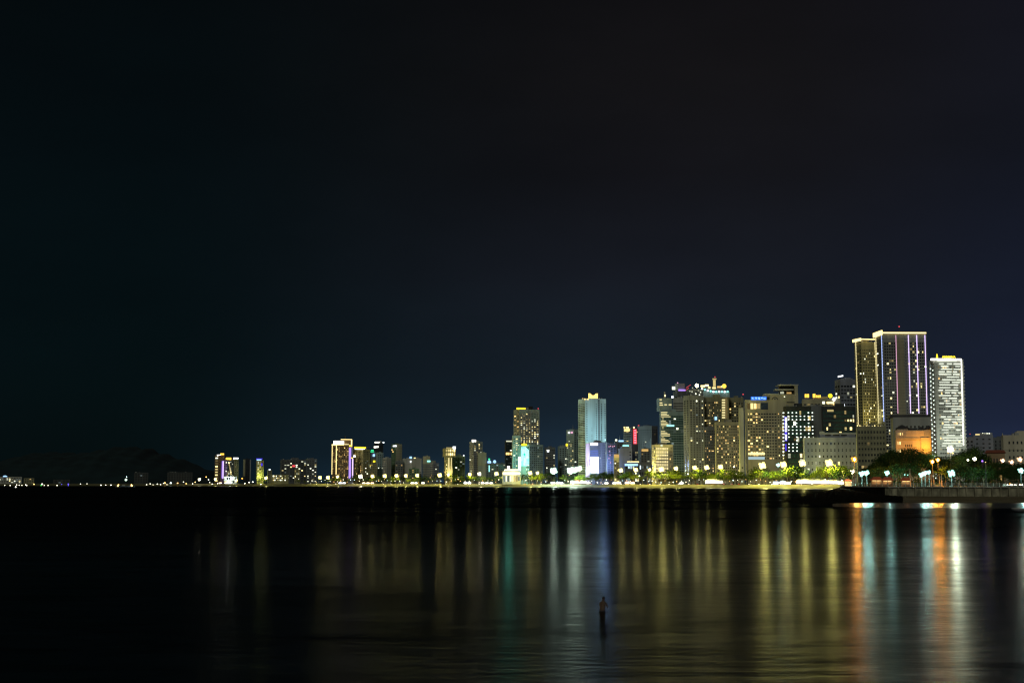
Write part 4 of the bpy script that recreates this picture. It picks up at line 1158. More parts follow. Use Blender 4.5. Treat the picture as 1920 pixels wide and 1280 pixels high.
# wind patches: long bands lying across the bay
cmb = nt.nodes.new('ShaderNodeCombineXYZ')
sc1 = nt.nodes.new('ShaderNodeMath'); sc1.operation = 'MULTIPLY'; sc1.inputs[1].default_value = 0.006
L(nt, sep.outputs['X'], sc1.inputs[0]); L(nt, sc1.outputs[0], cmb.inputs[0])
sc2 = nt.nodes.new('ShaderNodeMath'); sc2.operation = 'MULTIPLY'; sc2.inputs[1].default_value = 4.0
L(nt, lg.outputs[0], sc2.inputs[0]); L(nt, sc2.outputs[0], cmb.inputs[1])
nb = nt.nodes.new('ShaderNodeTexNoise'); nb.inputs['Scale'].default_value = 1.0; nb.inputs['Detail'].default_value = 3
L(nt, cmb.outputs[0], nb.inputs['Vector'])
# calm and ruffled zones by distance off the shore where the camera stands
zr = nt.nodes.new('ShaderNodeMapRange'); zr.inputs['From Min'].default_value = 4.0; zr.inputs['From Max'].default_value = 11.5
L(nt, lg.outputs[0], zr.inputs['Value'])
ad = nt.nodes.new('ShaderNodeMath'); ad.operation = 'MULTIPLY_ADD'; ad.inputs[1].default_value = 0.03
nbm = nt.nodes.new('ShaderNodeMath'); nbm.operation = 'SUBTRACT'; nbm.inputs[1].default_value = 0.5
L(nt, nb.outputs['Fac'], nbm.inputs[0]); L(nt, nbm.outputs[0], ad.inputs[0]); L(nt, zr.outputs[0], ad.inputs[2])
rr = nt.nodes.new('ShaderNodeValToRGB')
def zone(Yv):
    return (math.log2(Yv) - 4.0) / 7.5
stops = [(zone(50), 0.268), (zone(80), 0.262), (zone(105), 0.235), (zone(130), 0.205), (zone(165), 0.215), (zone(300), 0.25), (zone(600), 0.268)]
fill_ramp(rr.color_ramp, [(p_, (v, v, v)) for p_, v in stops])
L(nt, ad.outputs[0], rr.inputs['Fac'])
pt = nt.nodes.new('ShaderNodeMath'); pt.operation = 'MULTIPLY_ADD'; pt.inputs[1].default_value = 0.10
L(nt, nbm.outputs[0], pt.inputs[0]); L(nt, rr.outputs['Color'], pt.inputs[2])
lim = nt.nodes.new('ShaderNodeMath'); lim.operation = 'MINIMUM'; lim.inputs[1].default_value = 0.270
L(nt, pt.outputs[0], lim.inputs[0]); L(nt, lim.outputs[0], p.inputs['Roughness'])
# ripples, longer across the view than along it
def ripple(sx, sy, dist, scale=1.0, rot=0.0):
    mpn = nt.nodes.new('ShaderNodeMapping'); mpn.inputs['Scale'].default_value = (sx, sy, 1); mpn.inputs['Rotation'].default_value = (0, 0, rot)
    n = nt.nodes.new('ShaderNodeTexNoise'); n.inputs['Scale'].default_value = scale; n.inputs['Detail'].default_value = 3
    L(nt, tc.outputs['Object'], mpn.inputs[0]); L(nt, mpn.outputs[0], n.inputs['Vector'])
    b = nt.nodes.new('ShaderNodeBump'); b.inputs['Strength'].default_value = 1.0; b.inputs['Distance'].default_value = dist
    L(nt, n.outputs['Fac'], b.inputs['Height'])
    return b
b1 = ripple(0.8, 2.2, 0.012, rot=R(3))
b2 = ripple(0.22, 0.7, 0.020, rot=R(-3))
b3 = ripple(0.04, 0.09, 0.05, rot=R(2))
L(nt, b3.outputs['Normal'], b2.inputs['Normal'])
L(nt, b2.outputs['Normal'], b1.inputs['Normal'])
L(nt, b1.outputs['Normal'], p.inputs['Normal'])
deep = nt.nodes.new('ShaderNodeBsdfDiffuse'); deep.inputs['Color'].default_value = (0.004, 0.006, 0.007, 1)
mxs = nt.nodes.new('ShaderNodeMixShader'); fr_ = nt.nodes.new('ShaderNodeValToRGB')
fst = [(zone(50), 2.1), (zone(70), 1.95), (zone(90), 1.55), (zone(105), 1.5), (zone(140), 1.5), (zone(180), 1.0), (zone(240), 0.45), (zone(330), 0.22), (zone(500), 0.12), (zone(900), 0.08), (zone(1700), 0.16)]  # streak brightness by distance, put into the reflection mix
fill_ramp(fr_.color_ramp, [(p_, (v * WATER_REFL,) * 3) for p_, v in fst])
L(nt, ad.outputs[0], fr_.inputs['Fac'])
fm = nt.nodes.new('ShaderNodeMath'); fm.operation = 'MULTIPLY_ADD'; fm.inputs[1].default_value = 0.24; fm.use_clamp = True
L(nt, nbm.outputs[0], fm.inputs[0]); L(nt, fr_.outputs['Color'], fm.inputs[2])
# breaks in the light streaks, put into the reflection mix as noise
def streak_breaks(sx, sy, amp, rot):
    mpn = nt.nodes.new('ShaderNodeMapping'); mpn.inputs['Scale'].default_value = (sx, sy, 1); mpn.inputs['Rotation'].default_value = (0, 0, rot)
    n = nt.nodes.new('ShaderNodeTexNoise'); n.inputs['Scale'].default_value = 1.0; n.inputs['Detail'].default_value = 3; n.inputs['Roughness'].default_value = 0.6
    L(nt, tc.outputs['Object'], mpn.inputs[0]); L(nt, mpn.outputs[0], n.inputs['Vector'])
    q = nt.nodes.new('ShaderNodeMath'); q.operation = 'MULTIPLY_ADD'; q.inputs[1].default_value = amp; q.inputs[2].default_value = -amp * 0.5
    L(nt, n.outputs['Fac'], q.inputs[0])
    return q.outputs[0]
acc = None
for args in ((0.6, 1.9, 1.5, R(2)), (0.16, 0.42, 1.5, R(-2)), (0.05, 0.11, 1.5, R(1)), (0.018, 0.03, 1.3, R(-1))):
    o_ = streak_breaks(*args)
    if acc is None:
        acc = o_
    else:
        s_ = nt.nodes.new('ShaderNodeMath'); s_.operation = 'ADD'
        L(nt, acc, s_.inputs[0]); L(nt, o_, s_.inputs[1]); acc = s_.outputs[0]
one = nt.nodes.new('ShaderNodeMath'); one.operation = 'ADD'; one.inputs[1].default_value = 1.0
L(nt, acc, one.inputs[0])
cl = nt.nodes.new('ShaderNodeMath'); cl.operation = 'MAXIMUM'; cl.inputs[1].default_value = 0.15
L(nt, one.outputs[0], cl.inputs[0])
fin = nt.nodes.new('ShaderNodeMath'); fin.operation = 'MULTIPLY'; fin.use_clamp = True
L(nt, fm.outputs[0], fin.inputs[0]); L(nt, cl.outputs[0], fin.inputs[1])
L(nt, fin.outputs[0], mxs.inputs[0])
L(nt, deep.outputs[0], mxs.inputs[1]); L(nt, p.outputs['BSDF'], mxs.inputs[2])
L(nt, mxs.outputs[0], out.inputs['Surface'])
mb = MB()
mb.quad([(-26000, -300, 0), (26000, -300, 0), (26000, 40000, 0), (-26000, 40000, 0)])
tag(mb.build('water', M['sea_water']), 'dark rippled bay water carrying streaks of city light', None, None, 'structure')

# wet sand: glossy
m, nt, out = newmat('wet_sand')
p = nt.nodes.new('ShaderNodeBsdfPrincipled')
p.inputs['Base Color'].default_value = (0.05, 0.042, 0.03, 1)
p.inputs['Roughness'].default_value = 0.24
p.inputs['IOR'].default_value = 1.34
tc = nt.nodes.new('ShaderNodeTexCoord'); mpn = nt.nodes.new('ShaderNodeMapping'); mpn.inputs['Scale'].default_value = (0.05, 0.35, 1)
nz = nt.nodes.new('ShaderNodeTexNoise'); nz.inputs['Scale'].default_value = 1.0; nz.inputs['Detail'].default_value = 4
bp = nt.nodes.new('ShaderNodeBump'); bp.inputs['Strength'].default_value = 0.4; bp.inputs['Distance'].default_value = 0.03
L(nt, tc.outputs['Object'], mpn.inputs[0]); L(nt, mpn.outputs[0], nz.inputs['Vector']); L(nt, nz.outputs['Fac'], bp.inputs['Height']); L(nt, bp.outputs['Normal'], p.inputs['Normal'])
deep = nt.nodes.new('ShaderNodeBsdfDiffuse'); deep.inputs['Color'].default_value = (0.05, 0.042, 0.03, 1)
mxs = nt.nodes.new('ShaderNodeMixShader'); mxs.inputs[0].default_value = 0.35
L(nt, deep.outputs[0], mxs.inputs[1]); L(nt, p.outputs['BSDF'], mxs.inputs[2])
L(nt, mxs.outputs[0], out.inputs['Surface'])

# ------------------------------------------------------------------ beach, land, hills
rs = random.Random(2)
def ribbon(name, mat, pxs, rows, kind_label=None, smooth=True):
    """rows: functions px -> (Y, z)"""
    mb = MB()
    n = len(rows)
    for px in pxs:
        for r in rows:
            Y, z = r(px)
            mb.v.append((gx(px, Y), Y, z))
    for i in range(len(pxs) - 1):
        for j in range(n - 1):
            a = i * n + j
            mb.f.append((a, a + n, a + n + 1, a + 1))
            mb.m.append(0)
            mb.s.append(smooth)
    o = mb.build(name, M[mat])
    tag(o, kind_label, None, None, 'structure')
    return o

def wob(px, a, f, ph=0.0):
    return a * math.sin(px * f + ph) + 0.5 * a * math.sin(px * f * 2.7 + ph * 2)

pxs = list(range(-420, 1761, 12))
ribbon('wet_shore', 'wet_sand', pxs, [lambda p: (D(p) - 14 + wob(p, 2, .05), -0.5), lambda p: (D(p) + wob(p, 3, .04), 0.02), lambda p: (D(p) + 11 + wob(p, 2, .06, 1), 0.75)], 'narrow wet shining strip of sand at the water edge')
ribbon('beach', 'sand', pxs, [lambda p: (D(p) + 11 + wob(p, 2, .06, 1), 0.75), lambda p: (D(p) + 24, 1.7 + wob(p, .12, .09)), lambda p: (D(p) + 38 + wob(p, 2, .03), 2.7 + wob(p, .2, .07, 2)), lambda p: (D(p) + 52, 3.7 + wob(p, .25, .05)), lambda p: (D(p) + 66 + wob(p, 3, .08), 5.02), lambda p: (D(p) + 78, 5.05)], 'pale sandy city beach lit yellow by the promenade lamps')
ribbon('promenade', 'paving', pxs, [lambda p: (D(p) + 78, 5.054), lambda p: (D(p) + 96, 5.054)], 'paved promenade between the beach and the trees')
ribbon('road', 'asphalt', pxs, [lambda p: (D(p) + 96, 5.03), lambda p: (D(p) + 112, 5.03)], 'asphalt beach road behind the promenade')
mb = MB()
for px in range(-420, 1740, 9):
    Y = D(px) + 104
    x = gx(px, Y)
    mb.quad([(x - 1.5, Y - 0.08, 5.036), (x + 1.5, Y - 0.08, 5.036), (x + 1.5, Y + 0.08, 5.036), (x - 1.5, Y + 0.08, 5.036)])
tag(mb.build('road_marking', M['wall_white']), 'broken white centre line on the beach road', None, None, 'structure')
ribbon('ground', 'earth', list(range(-900, 3000, 60)), [lambda p: (D(p) + 78, 5.0), lambda p: (D(p) + 900, 5.0), lambda p: (16000, 4.9)], 'flat dark land under the city')
# dark hill at the far end
mb = MB()
hp = [(-260, 878), (-180, 868), (-60, 872), (10, 874), (45, 858), (75, 851), (110, 849), (160, 850), (200, 845), (240, 838), (280, 842), (310, 852), (345, 862), (390, 880), (430, 896), (470, 904)]
pts = []
for (a, ya), (b, yb) in zip(hp, hp[1:]):
    for k in range(6):
        t = k / 6
        pts.append((a + (b - a) * t, ya + (yb - ya) * (t * t * (3 - 2 * t)) + rs.uniform(-0.5, 0.5)))
rows = 6
for (px, py) in pts:
    zt = max(1.0, zat(py, 6500))
    for k in range(rows):
        t = k / (rows - 1)
        Y = 5200 + 1300 * t
        z = zt * math.sin(t * math.pi / 2) ** 0.8 * (1 + 0.04 * math.sin(px * 0.21 + k)) if k else -1.0
        mb.v.append((gx(px, 6500) * (0.9 + 0.1 * t), Y, z))
for i in range(len(pts) - 1):
    for k in range(rows - 1):
        a = i * rows + k
        mb.f.append((a, a + rows, a + rows + 1, a + 1)); mb.m.append(0); mb.s.append(True)
surface('hill_forest', (0.010, 0.027, 0.032), 0.95, 0.4, 0.01, (1, 1, 1))
tag(mb.build('hill', M['hill_forest']), 'long black wooded hill beyond the far end of the bay', None, None, 'structure')

# ------------------------------------------------------------------ the promontory with its sea wall
PZ = 6.1
WALL = [(1575, 640), (1662, 575), (1760, 566), (1850, 560), (2500, 540)]
def wallY(px):
    for (a, ya), (b, yb) in zip(WALL, WALL[1:]):
        if a <= px <= b:
            return ya + (yb - ya) * (px - a) / (b - a)
    return WALL[0][1] if px < WALL[0][0] else WALL[-1][1]
pxp = list(range(1575, 2401, 6))
ribbon('esplanade', 'paving', pxp, [lambda p: (wallY(p) + 0.7, PZ), lambda p: (wallY(p) + 60, PZ), lambda p: (wallY(p) + 500, PZ - 0.4)], 'paved esplanade on top of the sea wall')
wall = empty('sea_wall', (gx(1750, 566), 566, 0))
tag(wall, 'long weathered concrete sea wall under the railing of the esplanade', 'wall')
mb, cp, dk = MB(), MB(), MB()
off = Vector((-wall.location.x, -wall.location.y, 0))
def wp(px, dy=0.0, z=0.0):
    Y = wallY(px) + dy
    return Vector((gx(px, Y), Y, z)) + off
for i in range(len(pxp) - 1):
    a, b = pxp[i], pxp[i + 1]
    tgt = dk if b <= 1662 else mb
    tgt.quad([wp(a, 0, 0.5), wp(b, 0, 0.5), wp(b, 0.5, PZ - 0.35), wp(a, 0.5, PZ - 0.35)])
    for (d0, d1, z0, z1) in ((-0.25, 0.9, PZ - 0.35, PZ + 0.12),):
        cp.quad([wp(a, d0, z0), wp(b, d0, z0), wp(b, d0, z1), wp(a, d0, z1)])
        cp.quad([wp(a, d0, z1), wp(b, d0, z1), wp(b, d1, z1), wp(a, d1, z1)])
        cp.quad([wp(a, d0, z0), wp(a, d1, z0), wp(b, d1, z0), wp(b, d0, z0)])
surface('concrete_stained', (0.22, 0.205, 0.15), 0.92, 0.65, 0.4, (1, 1, 0.6), spec=0.0)
mb.build('wall_face', M['concrete_stained'], wall); cp.build('coping', M['concrete'], wall); o = dk.build('return_wall', M['stone_dark'], wall); o['label'] = 'dark unlit end of the wall'  # shade of the wall's end is put into its near-black material
for px in range(1668, 2390, 16):
    c = wp(px, -0.3, 0)
    MB().box(c.x - 0.25, c.x + 0.25, c.y - 0.25, c.y + 0.6, 1.4, PZ - 0.36).build('buttress', M['concrete_stained'], wall)
# railing
fence = empty('railing', (gx(1750, 566), 566, PZ))
tag(fence, 'thin metal railing with pale posts along the top of the sea wall', 'railing')
def fp(px, z):
    v = wp(px, 0.3, 0)
    return Vector((v.x, v.y, z + 0.12))
surface('rail_paint', (0.5, 0.55, 0.5), 0.5, 0.2, 1.0)
pm = MB().box(-0.09, 0.09, -0.09, 0.09, 0, 1.35).ball((0, 0, 1.4), 0.14).mesh('post', [M['rail_paint']])
for px in range(1577, 2390, 11):
    put('post', pm, fence, fp(px, 0))
for z in (0.5, 0.85, 1.2):
    pp_ = [fp(px, z) for px in range(1577, 2390, 11)]
    MB().tube(pp_, 0.045, 5).build('rail', M['rail_paint'], fence)
# rubble slope in front of the wall
def lerp(tab, x):
    for (a, va), (b, vb) in zip(tab, tab[1:]):
        if a <= x <= b:
            return va + (vb - va) * (x - a) / (b - a)
    return tab[0][1] if x < tab[0][0] else tab[-1][1]
CREST_Y = [(1440, 584), (1500, 598), (1575, 632), (1662, 573), (2500, 538)]
CREST_Z = [(1440, -0.2), (1470, 0.7), (1500, 1.9), (1540, 3.6), (1575, 5.7), (1600, 4.6), (1640, 3.2), (1680, 2.4), (2500, 2.6)]
FRONT_Y = [(1440, 576), (1480, 552), (1540, 522), (1600, 500), (1680, 484), (1800, 484), (2500, 486)]
FRONT_Z = [(1440, -0.4), (1520, -0.3), (1570, 0.3), (1640, 0.85), (2500, 0.9)]
mb = MB()
rows = 12
pxr = list(range(1440, 2401, 3))
for px in pxr:
    y0, y1, z0, z1 = lerp(FRONT_Y, px), lerp(CREST_Y, px), lerp(FRONT_Z, px), lerp(CREST_Z, px)
    for k in range(rows):
        t = k / (rows - 1)
        Y = y0 + (y1 - y0) * t
        rough = 0.45 if px < 1700 else 0.12
        z = z0 + (z1 - z0) * t ** 1.1 + (rs.uniform(-rough, rough) if 0 < k < rows - 1 else 0) * min(1, (px - 1436) / 30)
        mb.v.append((gx(px, Y) + rs.uniform(-0.15, 0.15), Y, z))
    Y = y1 + 14
    mb.v.append((gx(px, Y), Y, -0.8 if px < 1575 else z1 - 0.2))
n = rows + 1
for i in range(len(pxr) - 1):
    for k in range(n - 1):
        if k == n - 2 and pxr[i] >= 1575:
            continue
        a = i * n + k
        mb.f.append((a, a + n, a + n + 1, a + 1)); mb.m.append(0 if pxr[i] < 1690 else 1); mb.s.append(False)
tag(mb.build('rocky_shore', [M['stone_dark'], M['sand_dark']]), 'dark rubble slope running from the sea wall down to a low point', None, None, 'structure')
ribbon('mud_flat', 'wet_sand', list(range(1560, 2401, 10)), [lambda p: (lerp(FRONT_Y, p) - 72 + wob(p, 3, .05), -0.35), lambda p: (lerp(FRONT_Y, p) - 50 + wob(p, 3, .04), 0.02), lambda p: (lerp(FRONT_Y, p) - 20, 0.5), lambda p: (lerp(FRONT_Y, p) + 2, lerp(FRONT_Z, p) + 0.02)], 'shining wet sand below the sea wall')
# ------------------------------------------------------------------ naming of repeats by what they stand in front of
ORD = 'first second third fourth fifth sixth seventh eighth ninth tenth eleventh twelfth thirteenth fourteenth fifteenth sixteenth seventeenth eighteenth nineteenth twentieth'.split()
TODO = []
LANDMARKS.sort()


def later(px, obj, phrase, cat, group, where='before'):
    ref = min(LANDMARKS, key=lambda t: abs(t[0] - px))[1]
    TODO.append((phrase, where + ' ' + ref, px, obj))
    tag(obj, None, cat, group)


def name_repeats():
    by = {}
    for ph, rf, px, o in TODO:
        by.setdefault((ph, rf), []).append((px, o))
    for (ph, rf), rows in by.items():
        rows.sort(key=lambda t: t[0])
        for i, (px, o) in enumerate(rows):
            o['label'] = ph + ' ' + rf if len(rows) == 1 else '%s, %s from the left %s' % (ph, ORD[min(i, 19)], rf)


# ------------------------------------------------------------------ lamps
glow('globe_core', (1.0, 0.98, 0.86), 30.0)
glow('globe_yellow', (1.0, 0.84, 0.24), 3.2)
glow('globe_white', (1.0, 0.95, 0.62), 3.2)
glow('globe_teal', (0.45, 1.0, 0.88), 2.1)
glow('globe_orange', (1.0, 0.40, 0.025), 1.9)
glow('globe_rose', (1.0, 0.55, 0.30), 1.6)
glow('globe_green', (0.66, 1.0, 0.74), 2.6)
glow('spot_white', (1.0, 0.93, 0.70), 9)
glow('spot_warm', (1.0, 0.55, 0.16), 6)
glow('spot_cool', (0.75, 0.95, 1.0), 8)
glow('lamp_orange2', (1.0, 0.42, 0.05), 3)
glow('lamp_green2', (0.12, 1.0, 0.16), 2.5)
glow('lamp_blue', (0.14, 0.10, 1.0), 2.2)
glow('lamp_violet', (0.35, 0.16, 1.0), 2.5)
POLE = MB().tube([(0, 0, 0), (0, 0, 0.04), (0, 0, 1.0)], [0.3, 0.2, 0.11], 8).mesh('pole', [M['pole_paint']])
LAMPS = {}
BEAM = {'globe_yellow': (1.0, 0.90, 0.22), 'globe_white': (1.0, 0.88, 0.48), 'globe_teal': (0.45, 1.0, 0.88), 'globe_orange': (1.0, 0.36, 0.03), 'globe_rose': (1.0, 0.58, 0.36), 'globe_green': (0.74, 1.0, 0.80),
        'lamp_violet': (0.30, 0.12, 1.0)}
BULBS = {}


def lamp_proto(mat, n, r, spread):
    """a mast with a white-hot lamp in the middle and N tinted globes of radius R added to imitate its glow"""
    key = (mat, n, r, spread)
    if key in LAMPS:
        return LAMPS[key]
    g = MB().ball((0, 0, 0), r, r, r * 0.85, 8, 5).mesh('lamp_glow_globe', [M[mat]])
    core = MB().ball((0, 0, 0), r * 0.9, r * 0.9, r * 0.9, 8, 5).mesh('lamp_core', [M['globe_core']])
    br = MB()
    if n == 1:
        spots = [(0.0, 0.0, 0.0)]
    else:
        k = n + 2  # several tinted globes imitate the coloured glow around one lamp
        spots = []
        for i in range(k):
            zz = 0.85 - 1.7 * i / (k - 1)
            q = math.sqrt(max(0.0, 1 - zz * zz))
            t = i * 2.39996 + 0.5
            spots.append((spread * q * math.cos(t), spread * q * math.sin(t), spread * zz))
    for (x, y, z) in spots:
        if n > 1:
            br.tube([(0, 0, 0), (x * 0.9, y * 0.9, z * 0.9)], 0.06, 5)
        br.tube([(x, y, z + r * 0.75), (x, y, z + r * 1.05)], [r * 0.4, r * 0.15], 7)
    LAMPS[key] = (g, br.mesh('bracket', [M['pole_paint']]), spots, core)
    return LAMPS[key]


def lamp(px, py, Y, mat, n, r, spread, base, name, phrase, group, where='before', cat='street lamp', power=0.0, core=None):
    g, br, spots, cm = lamp_proto(mat, n, r, spread)
    top = at(px, py, Y)
    root = empty(name, (top.x, top.y, base))
    h = top.z - base
    put('pole', POLE, root, (0, 0, 0), 0, (1, 1, max(0.5, h - spread * 0.8)))
    put('bracket', br, root, (0, 0, h))
    for (x, y, z) in spots:
        put('lamp_glow_globe', g, root, (x, y, h + z))
    if n > 1 or core:
        put('lamp_glow_globe', cm, root, (0, -spread * 0.75 if n > 1 else -r * 0.4, h))
    if power > 0:
        k = (mat, round(power))
        if k not in BULBS:
            ld = bpy.data.lights.new('lamp_bulb', 'POINT')
            ld.color = BEAM[mat]
            ld.energy = power
            ld.shadow_soft_size = 0.6
            BULBS[k] = ld
        lo = bpy.data.objects.new('lamp_bulb', BULBS[k])
        lo.location = (0, -spread - r - 1.6, h - 0.6)
        lo.parent = root
        COL.objects.link(lo)
    later(px, root, phrase, cat, group, where)
    return root


PW = 128000.0
EW = 2800.0
STRONG = {1429.5: 1.35, 1469: 1.0, 1504.5: 0.9, 1554.5: 1.25, 1038: 1.0, 1070: 0.9, 1078: 0.9, 1240: 0.8}


def prom(px, py, mat, n, r, spread, phrase='tall promenade lamp glowing yellow-white'):
    lamp(px, py, D(px) + 79, mat, n, r * (2.7 if px in STRONG else 2.2), spread * (1.7 if px in STRONG else 1.35), 5.05, 'promenade_lamp', phrase, 'lamps along the beach promenade', power=PW * (n / 5.0) * (STRONG.get(px, 0.38) if px > 1000 else 0.10 + 0.30 * max(0.0, (px - 400) / 600.0)))


for (px, py, mat, n, r, s) in [
        (374, 898.5, 'globe_white', 3, 0.8, 1.5), (404, 898, 'globe_yellow', 3, 0.8, 1.4), (443, 900.5, 'globe_yellow', 2, 0.8, 1.2), (499, 895.8, 'globe_yellow', 3, 0.9, 1.6),
        (600, 895, 'globe_yellow', 4, 0.8, 1.8), (615, 895, 'globe_yellow', 4, 0.9, 1.8), (633, 893.5, 'globe_yellow', 3, 0.8, 1.4), (676, 893, 'globe_white', 5, 0.9, 2.2),
        (698.5, 892.5, 'globe_yellow', 5, 0.8, 1.8), (721.5, 892, 'globe_yellow', 4, 0.9, 1.8), (743.5, 891.5, 'globe_yellow', 5, 0.8, 1.8), (761, 891.5, 'globe_yellow', 4, 0.8, 1.6),
        (782.5, 891, 'globe_yellow', 4, 0.8, 1.8), (824.5, 890.5, 'globe_yellow', 5, 0.9, 2.0), (841, 889.6, 'globe_yellow', 3, 0.7, 1.4), (881, 889, 'globe_yellow', 4, 0.8, 1.4),
        (899, 888, 'globe_white', 4, 0.8, 1.6), (931, 887.6, 'globe_yellow', 5, 0.8, 1.8), (951, 888, 'globe_white', 4, 0.8, 1.6), (973, 887, 'globe_yellow', 4, 0.8, 1.6),
        (994, 886.5, 'globe_yellow', 5, 0.8, 1.8), (1008, 886.5, 'globe_yellow', 3, 0.7, 1.4), (1164, 881.5, 'globe_yellow', 5, 0.75, 1.7), (1192, 880.5, 'globe_yellow', 5, 0.75, 1.7),
        (1218, 880.5, 'globe_yellow', 3, 0.6, 1.2), (1240, 879.5, 'globe_yellow', 5, 0.75, 1.7), (1267.5, 878, 'globe_yellow', 4, 0.75, 1.6), (1302.5, 876.5, 'globe_yellow', 4, 0.75, 1.6),
        (1325, 876, 'globe_yellow', 5, 0.75, 1.8), (1351, 875, 'globe_yellow', 5, 0.75, 1.8), (1429.5, 872.5, 'globe_yellow', 5, 0.8, 2.0), (1469, 870.5, 'globe_yellow', 5, 0.75, 1.7),
        (1504.5, 868, 'globe_yellow', 5, 0.75, 1.8), (1554.5, 867.5, 'globe_yellow', 5, 0.8, 1.9)]:
    prom(px, py, mat, n, r, s)
for (px, py, n, r, s) in [(1038, 882.5, 6, 1.0, 2.4), (1070, 882, 6, 1.0, 2.6), (1078, 880.5, 6, 0.9, 2.2), (1087, 877.5, 5, 0.9, 2.0)]:
    prom(px, py, 'globe_green', n, r, s, 'pale green-white floodlight mast')
prom(1459, 871.5, 'globe_teal', 2, 0.7, 1.0, 'small teal-white promenade lamp')
for (px, py) in ((710, 901), (859, 898), (1376, 875), (1380, 888), (1290, 888), (1199, 892)):
    lamp(px, py, D(px) + 84, 'spot_warm' if px < 900 else 'spot_white', 1, 0.8, 0, 5.05, 'garden_lamp', 'small globe lamp on the promenade', 'small globe lamps on the promenade')
# esplanade lamps on the promontory
for (px, py, Y, mat, n, r, s, ph) in [
        (1601.5, 861, 640, 'globe_orange', 4, 0.6, 0.95, 'tall orange street lamp on the esplanade'), (1599, 884, 650, 'globe_white', 3, 0.35, 0.9, 'low white lamp among esplanade trees'),
        (1616, 888, 625, 'globe_teal', 3, 0.62, 0.85, 'teal-white globe lamp on the esplanade'), (1625, 886.5, 627, 'globe_teal', 3, 0.62, 0.85, 'teal-white globe lamp on the esplanade'),
        (1663.5, 886.5, 620, 'globe_teal', 3, 0.58, 0.75, 'teal-white globe lamp on the esplanade'), (1696.5, 889.5, 640, 'globe_teal', 1, 0.3, 0, 'teal-white globe lamp on the esplanade'),
        (1702, 890, 645, 'globe_teal', 1, 0.22, 0, 'teal-white globe lamp on the esplanade'), (1728, 890, 612, 'globe_teal', 3, 0.58, 0.75, 'teal-white globe lamp on the esplanade'),
        (1734.5, 887, 614, 'globe_teal', 3, 0.56, 0.7, 'teal-white globe lamp on the esplanade'), (1742, 885, 618, 'globe_teal', 3, 0.45, 0.6, 'teal-white globe lamp on the esplanade'),
        (1784, 887, 612, 'globe_teal', 5, 0.65, 1.15, 'broad teal-white cluster lamp on the esplanade'),
        (1748, 865.3, 660, 'globe_orange', 3, 0.58, 0.7, 'tall orange street lamp on the esplanade'), (1758.5, 862, 665, 'globe_orange', 3, 0.55, 0.7, 'tall orange street lamp on the esplanade'),
        (1782, 842.3, 740, 'globe_white', 6, 0.75, 1.35, 'high mast floodlight above the esplanade trees'), (1815, 862, 700, 'spot_white', 1, 0.5, 0, 'small round lamp between esplanade trees'),
        (1827.5, 860, 700, 'spot_white', 2, 0.55, 0.5, 'small round lamp between esplanade trees'), (1880, 863.5, 760, 'globe_rose', 3, 0.6, 0.9, 'rosy lamp behind the esplanade trees'),
        (1896.5, 866.5, 740, 'globe_rose', 4, 0.6, 1.0, 'rosy lamp behind the esplanade trees'), (1912, 861, 735, 'globe_rose', 4, 0.65, 1.0, 'rosy lamp behind the esplanade trees'),
        (1914, 882, 610, 'globe_teal', 4, 0.55, 0.9, 'teal-white globe lamp on the esplanade')]:
    lamp(px, py, Y, mat, n, r, s, PZ - 0.1, 'esplanade_lamp', ph, 'lamps on the sea wall esplanade', 'before', power=0 if mat == 'spot_white' else EW * 0.55 * n * (r / 0.45) ** 2 * {'globe_orange': 2.2, 'globe_white': 1.15, 'globe_rose': 0.35}.get(mat, 1.0))

# small shore lights of the far bay
rl = random.Random(21)
FAR = [(9, 912), (19, 911.5), (31, 908.5), (36, 909), (41, 909.5), (48, 908.6), (50, 912), (63.5, 907.3, 'spot_warm'), (79, 907, 'spot_white'), (77, 909.5, 'lamp_green2'), (83, 909.6), (90, 911), (107, 910.2),
       (115.5, 907.6, 'lamp_blue'), (128, 907, 'lamp_blue'), (128, 910.2, 'lamp_blue'), (151, 906.8), (163, 906.5), (189, 909), (198, 909), (208, 909), (222, 908.6, 'spot_warm'), (246, 908, 'spot_warm'),
       (275, 908), (281.5, 906.5), (287, 908.4), (295, 907), (301, 908), (306.5, 905.5), (309, 904.8, 'spot_warm'), (313, 908), (320, 905, 'spot_cool'), (333, 905.2, 'spot_warm'), (344, 903.2), (349, 906.2, 'spot_warm'), (361, 906.4),
       (366, 903.4, 'spot_warm'), (386.5, 893.6, 'spot_warm'), (391, 898.6), (393, 904), (398, 907), (408, 906), (454, 896.5, 'lamp_orange2'), (474, 903), (467, 904), (489, 907.5), (459, 906)]
PHR = {'lamp_blue': 'small deep blue shore light', 'lamp_green2': 'small green shore light', 'spot_warm': 'small orange shore light', 'lamp_orange2': 'glowing orange shore lamp', 'spot_white': 'small white shore light', 'spot_cool': 'small bluish shore light'}
for f in FAR:
    mat = f[2] if len(f) > 2 else 'spot_white'
    r = rl.uniform(0.6, 1.0) * (1.6 if len(f) > 2 else 1)
    py = min(f[1], 909.6)
    Y = D(f[0]) + 60 if py < 905.4 else D(f[0]) - 12
    base = 4.5 if py < 905.4 else -0.6
    lamp(f[0], py, Y, mat, 1, r, 0, base, 'shore_lamp', PHR[mat], 'small shore lights at the far end of the bay', 'near', 'lamp')

# ------------------------------------------------------------------ trees
leafmat('leaf_bright', (0.06, 0.105, 0.012), (0.20, 0.25, 0.03))
leafmat('leaf_deep', (0.012, 0.032, 0.012), (0.045, 0.085, 0.025))
leafmat('leaf_palm', (0.05, 0.08, 0.015), (0.12, 0.14, 0.03))


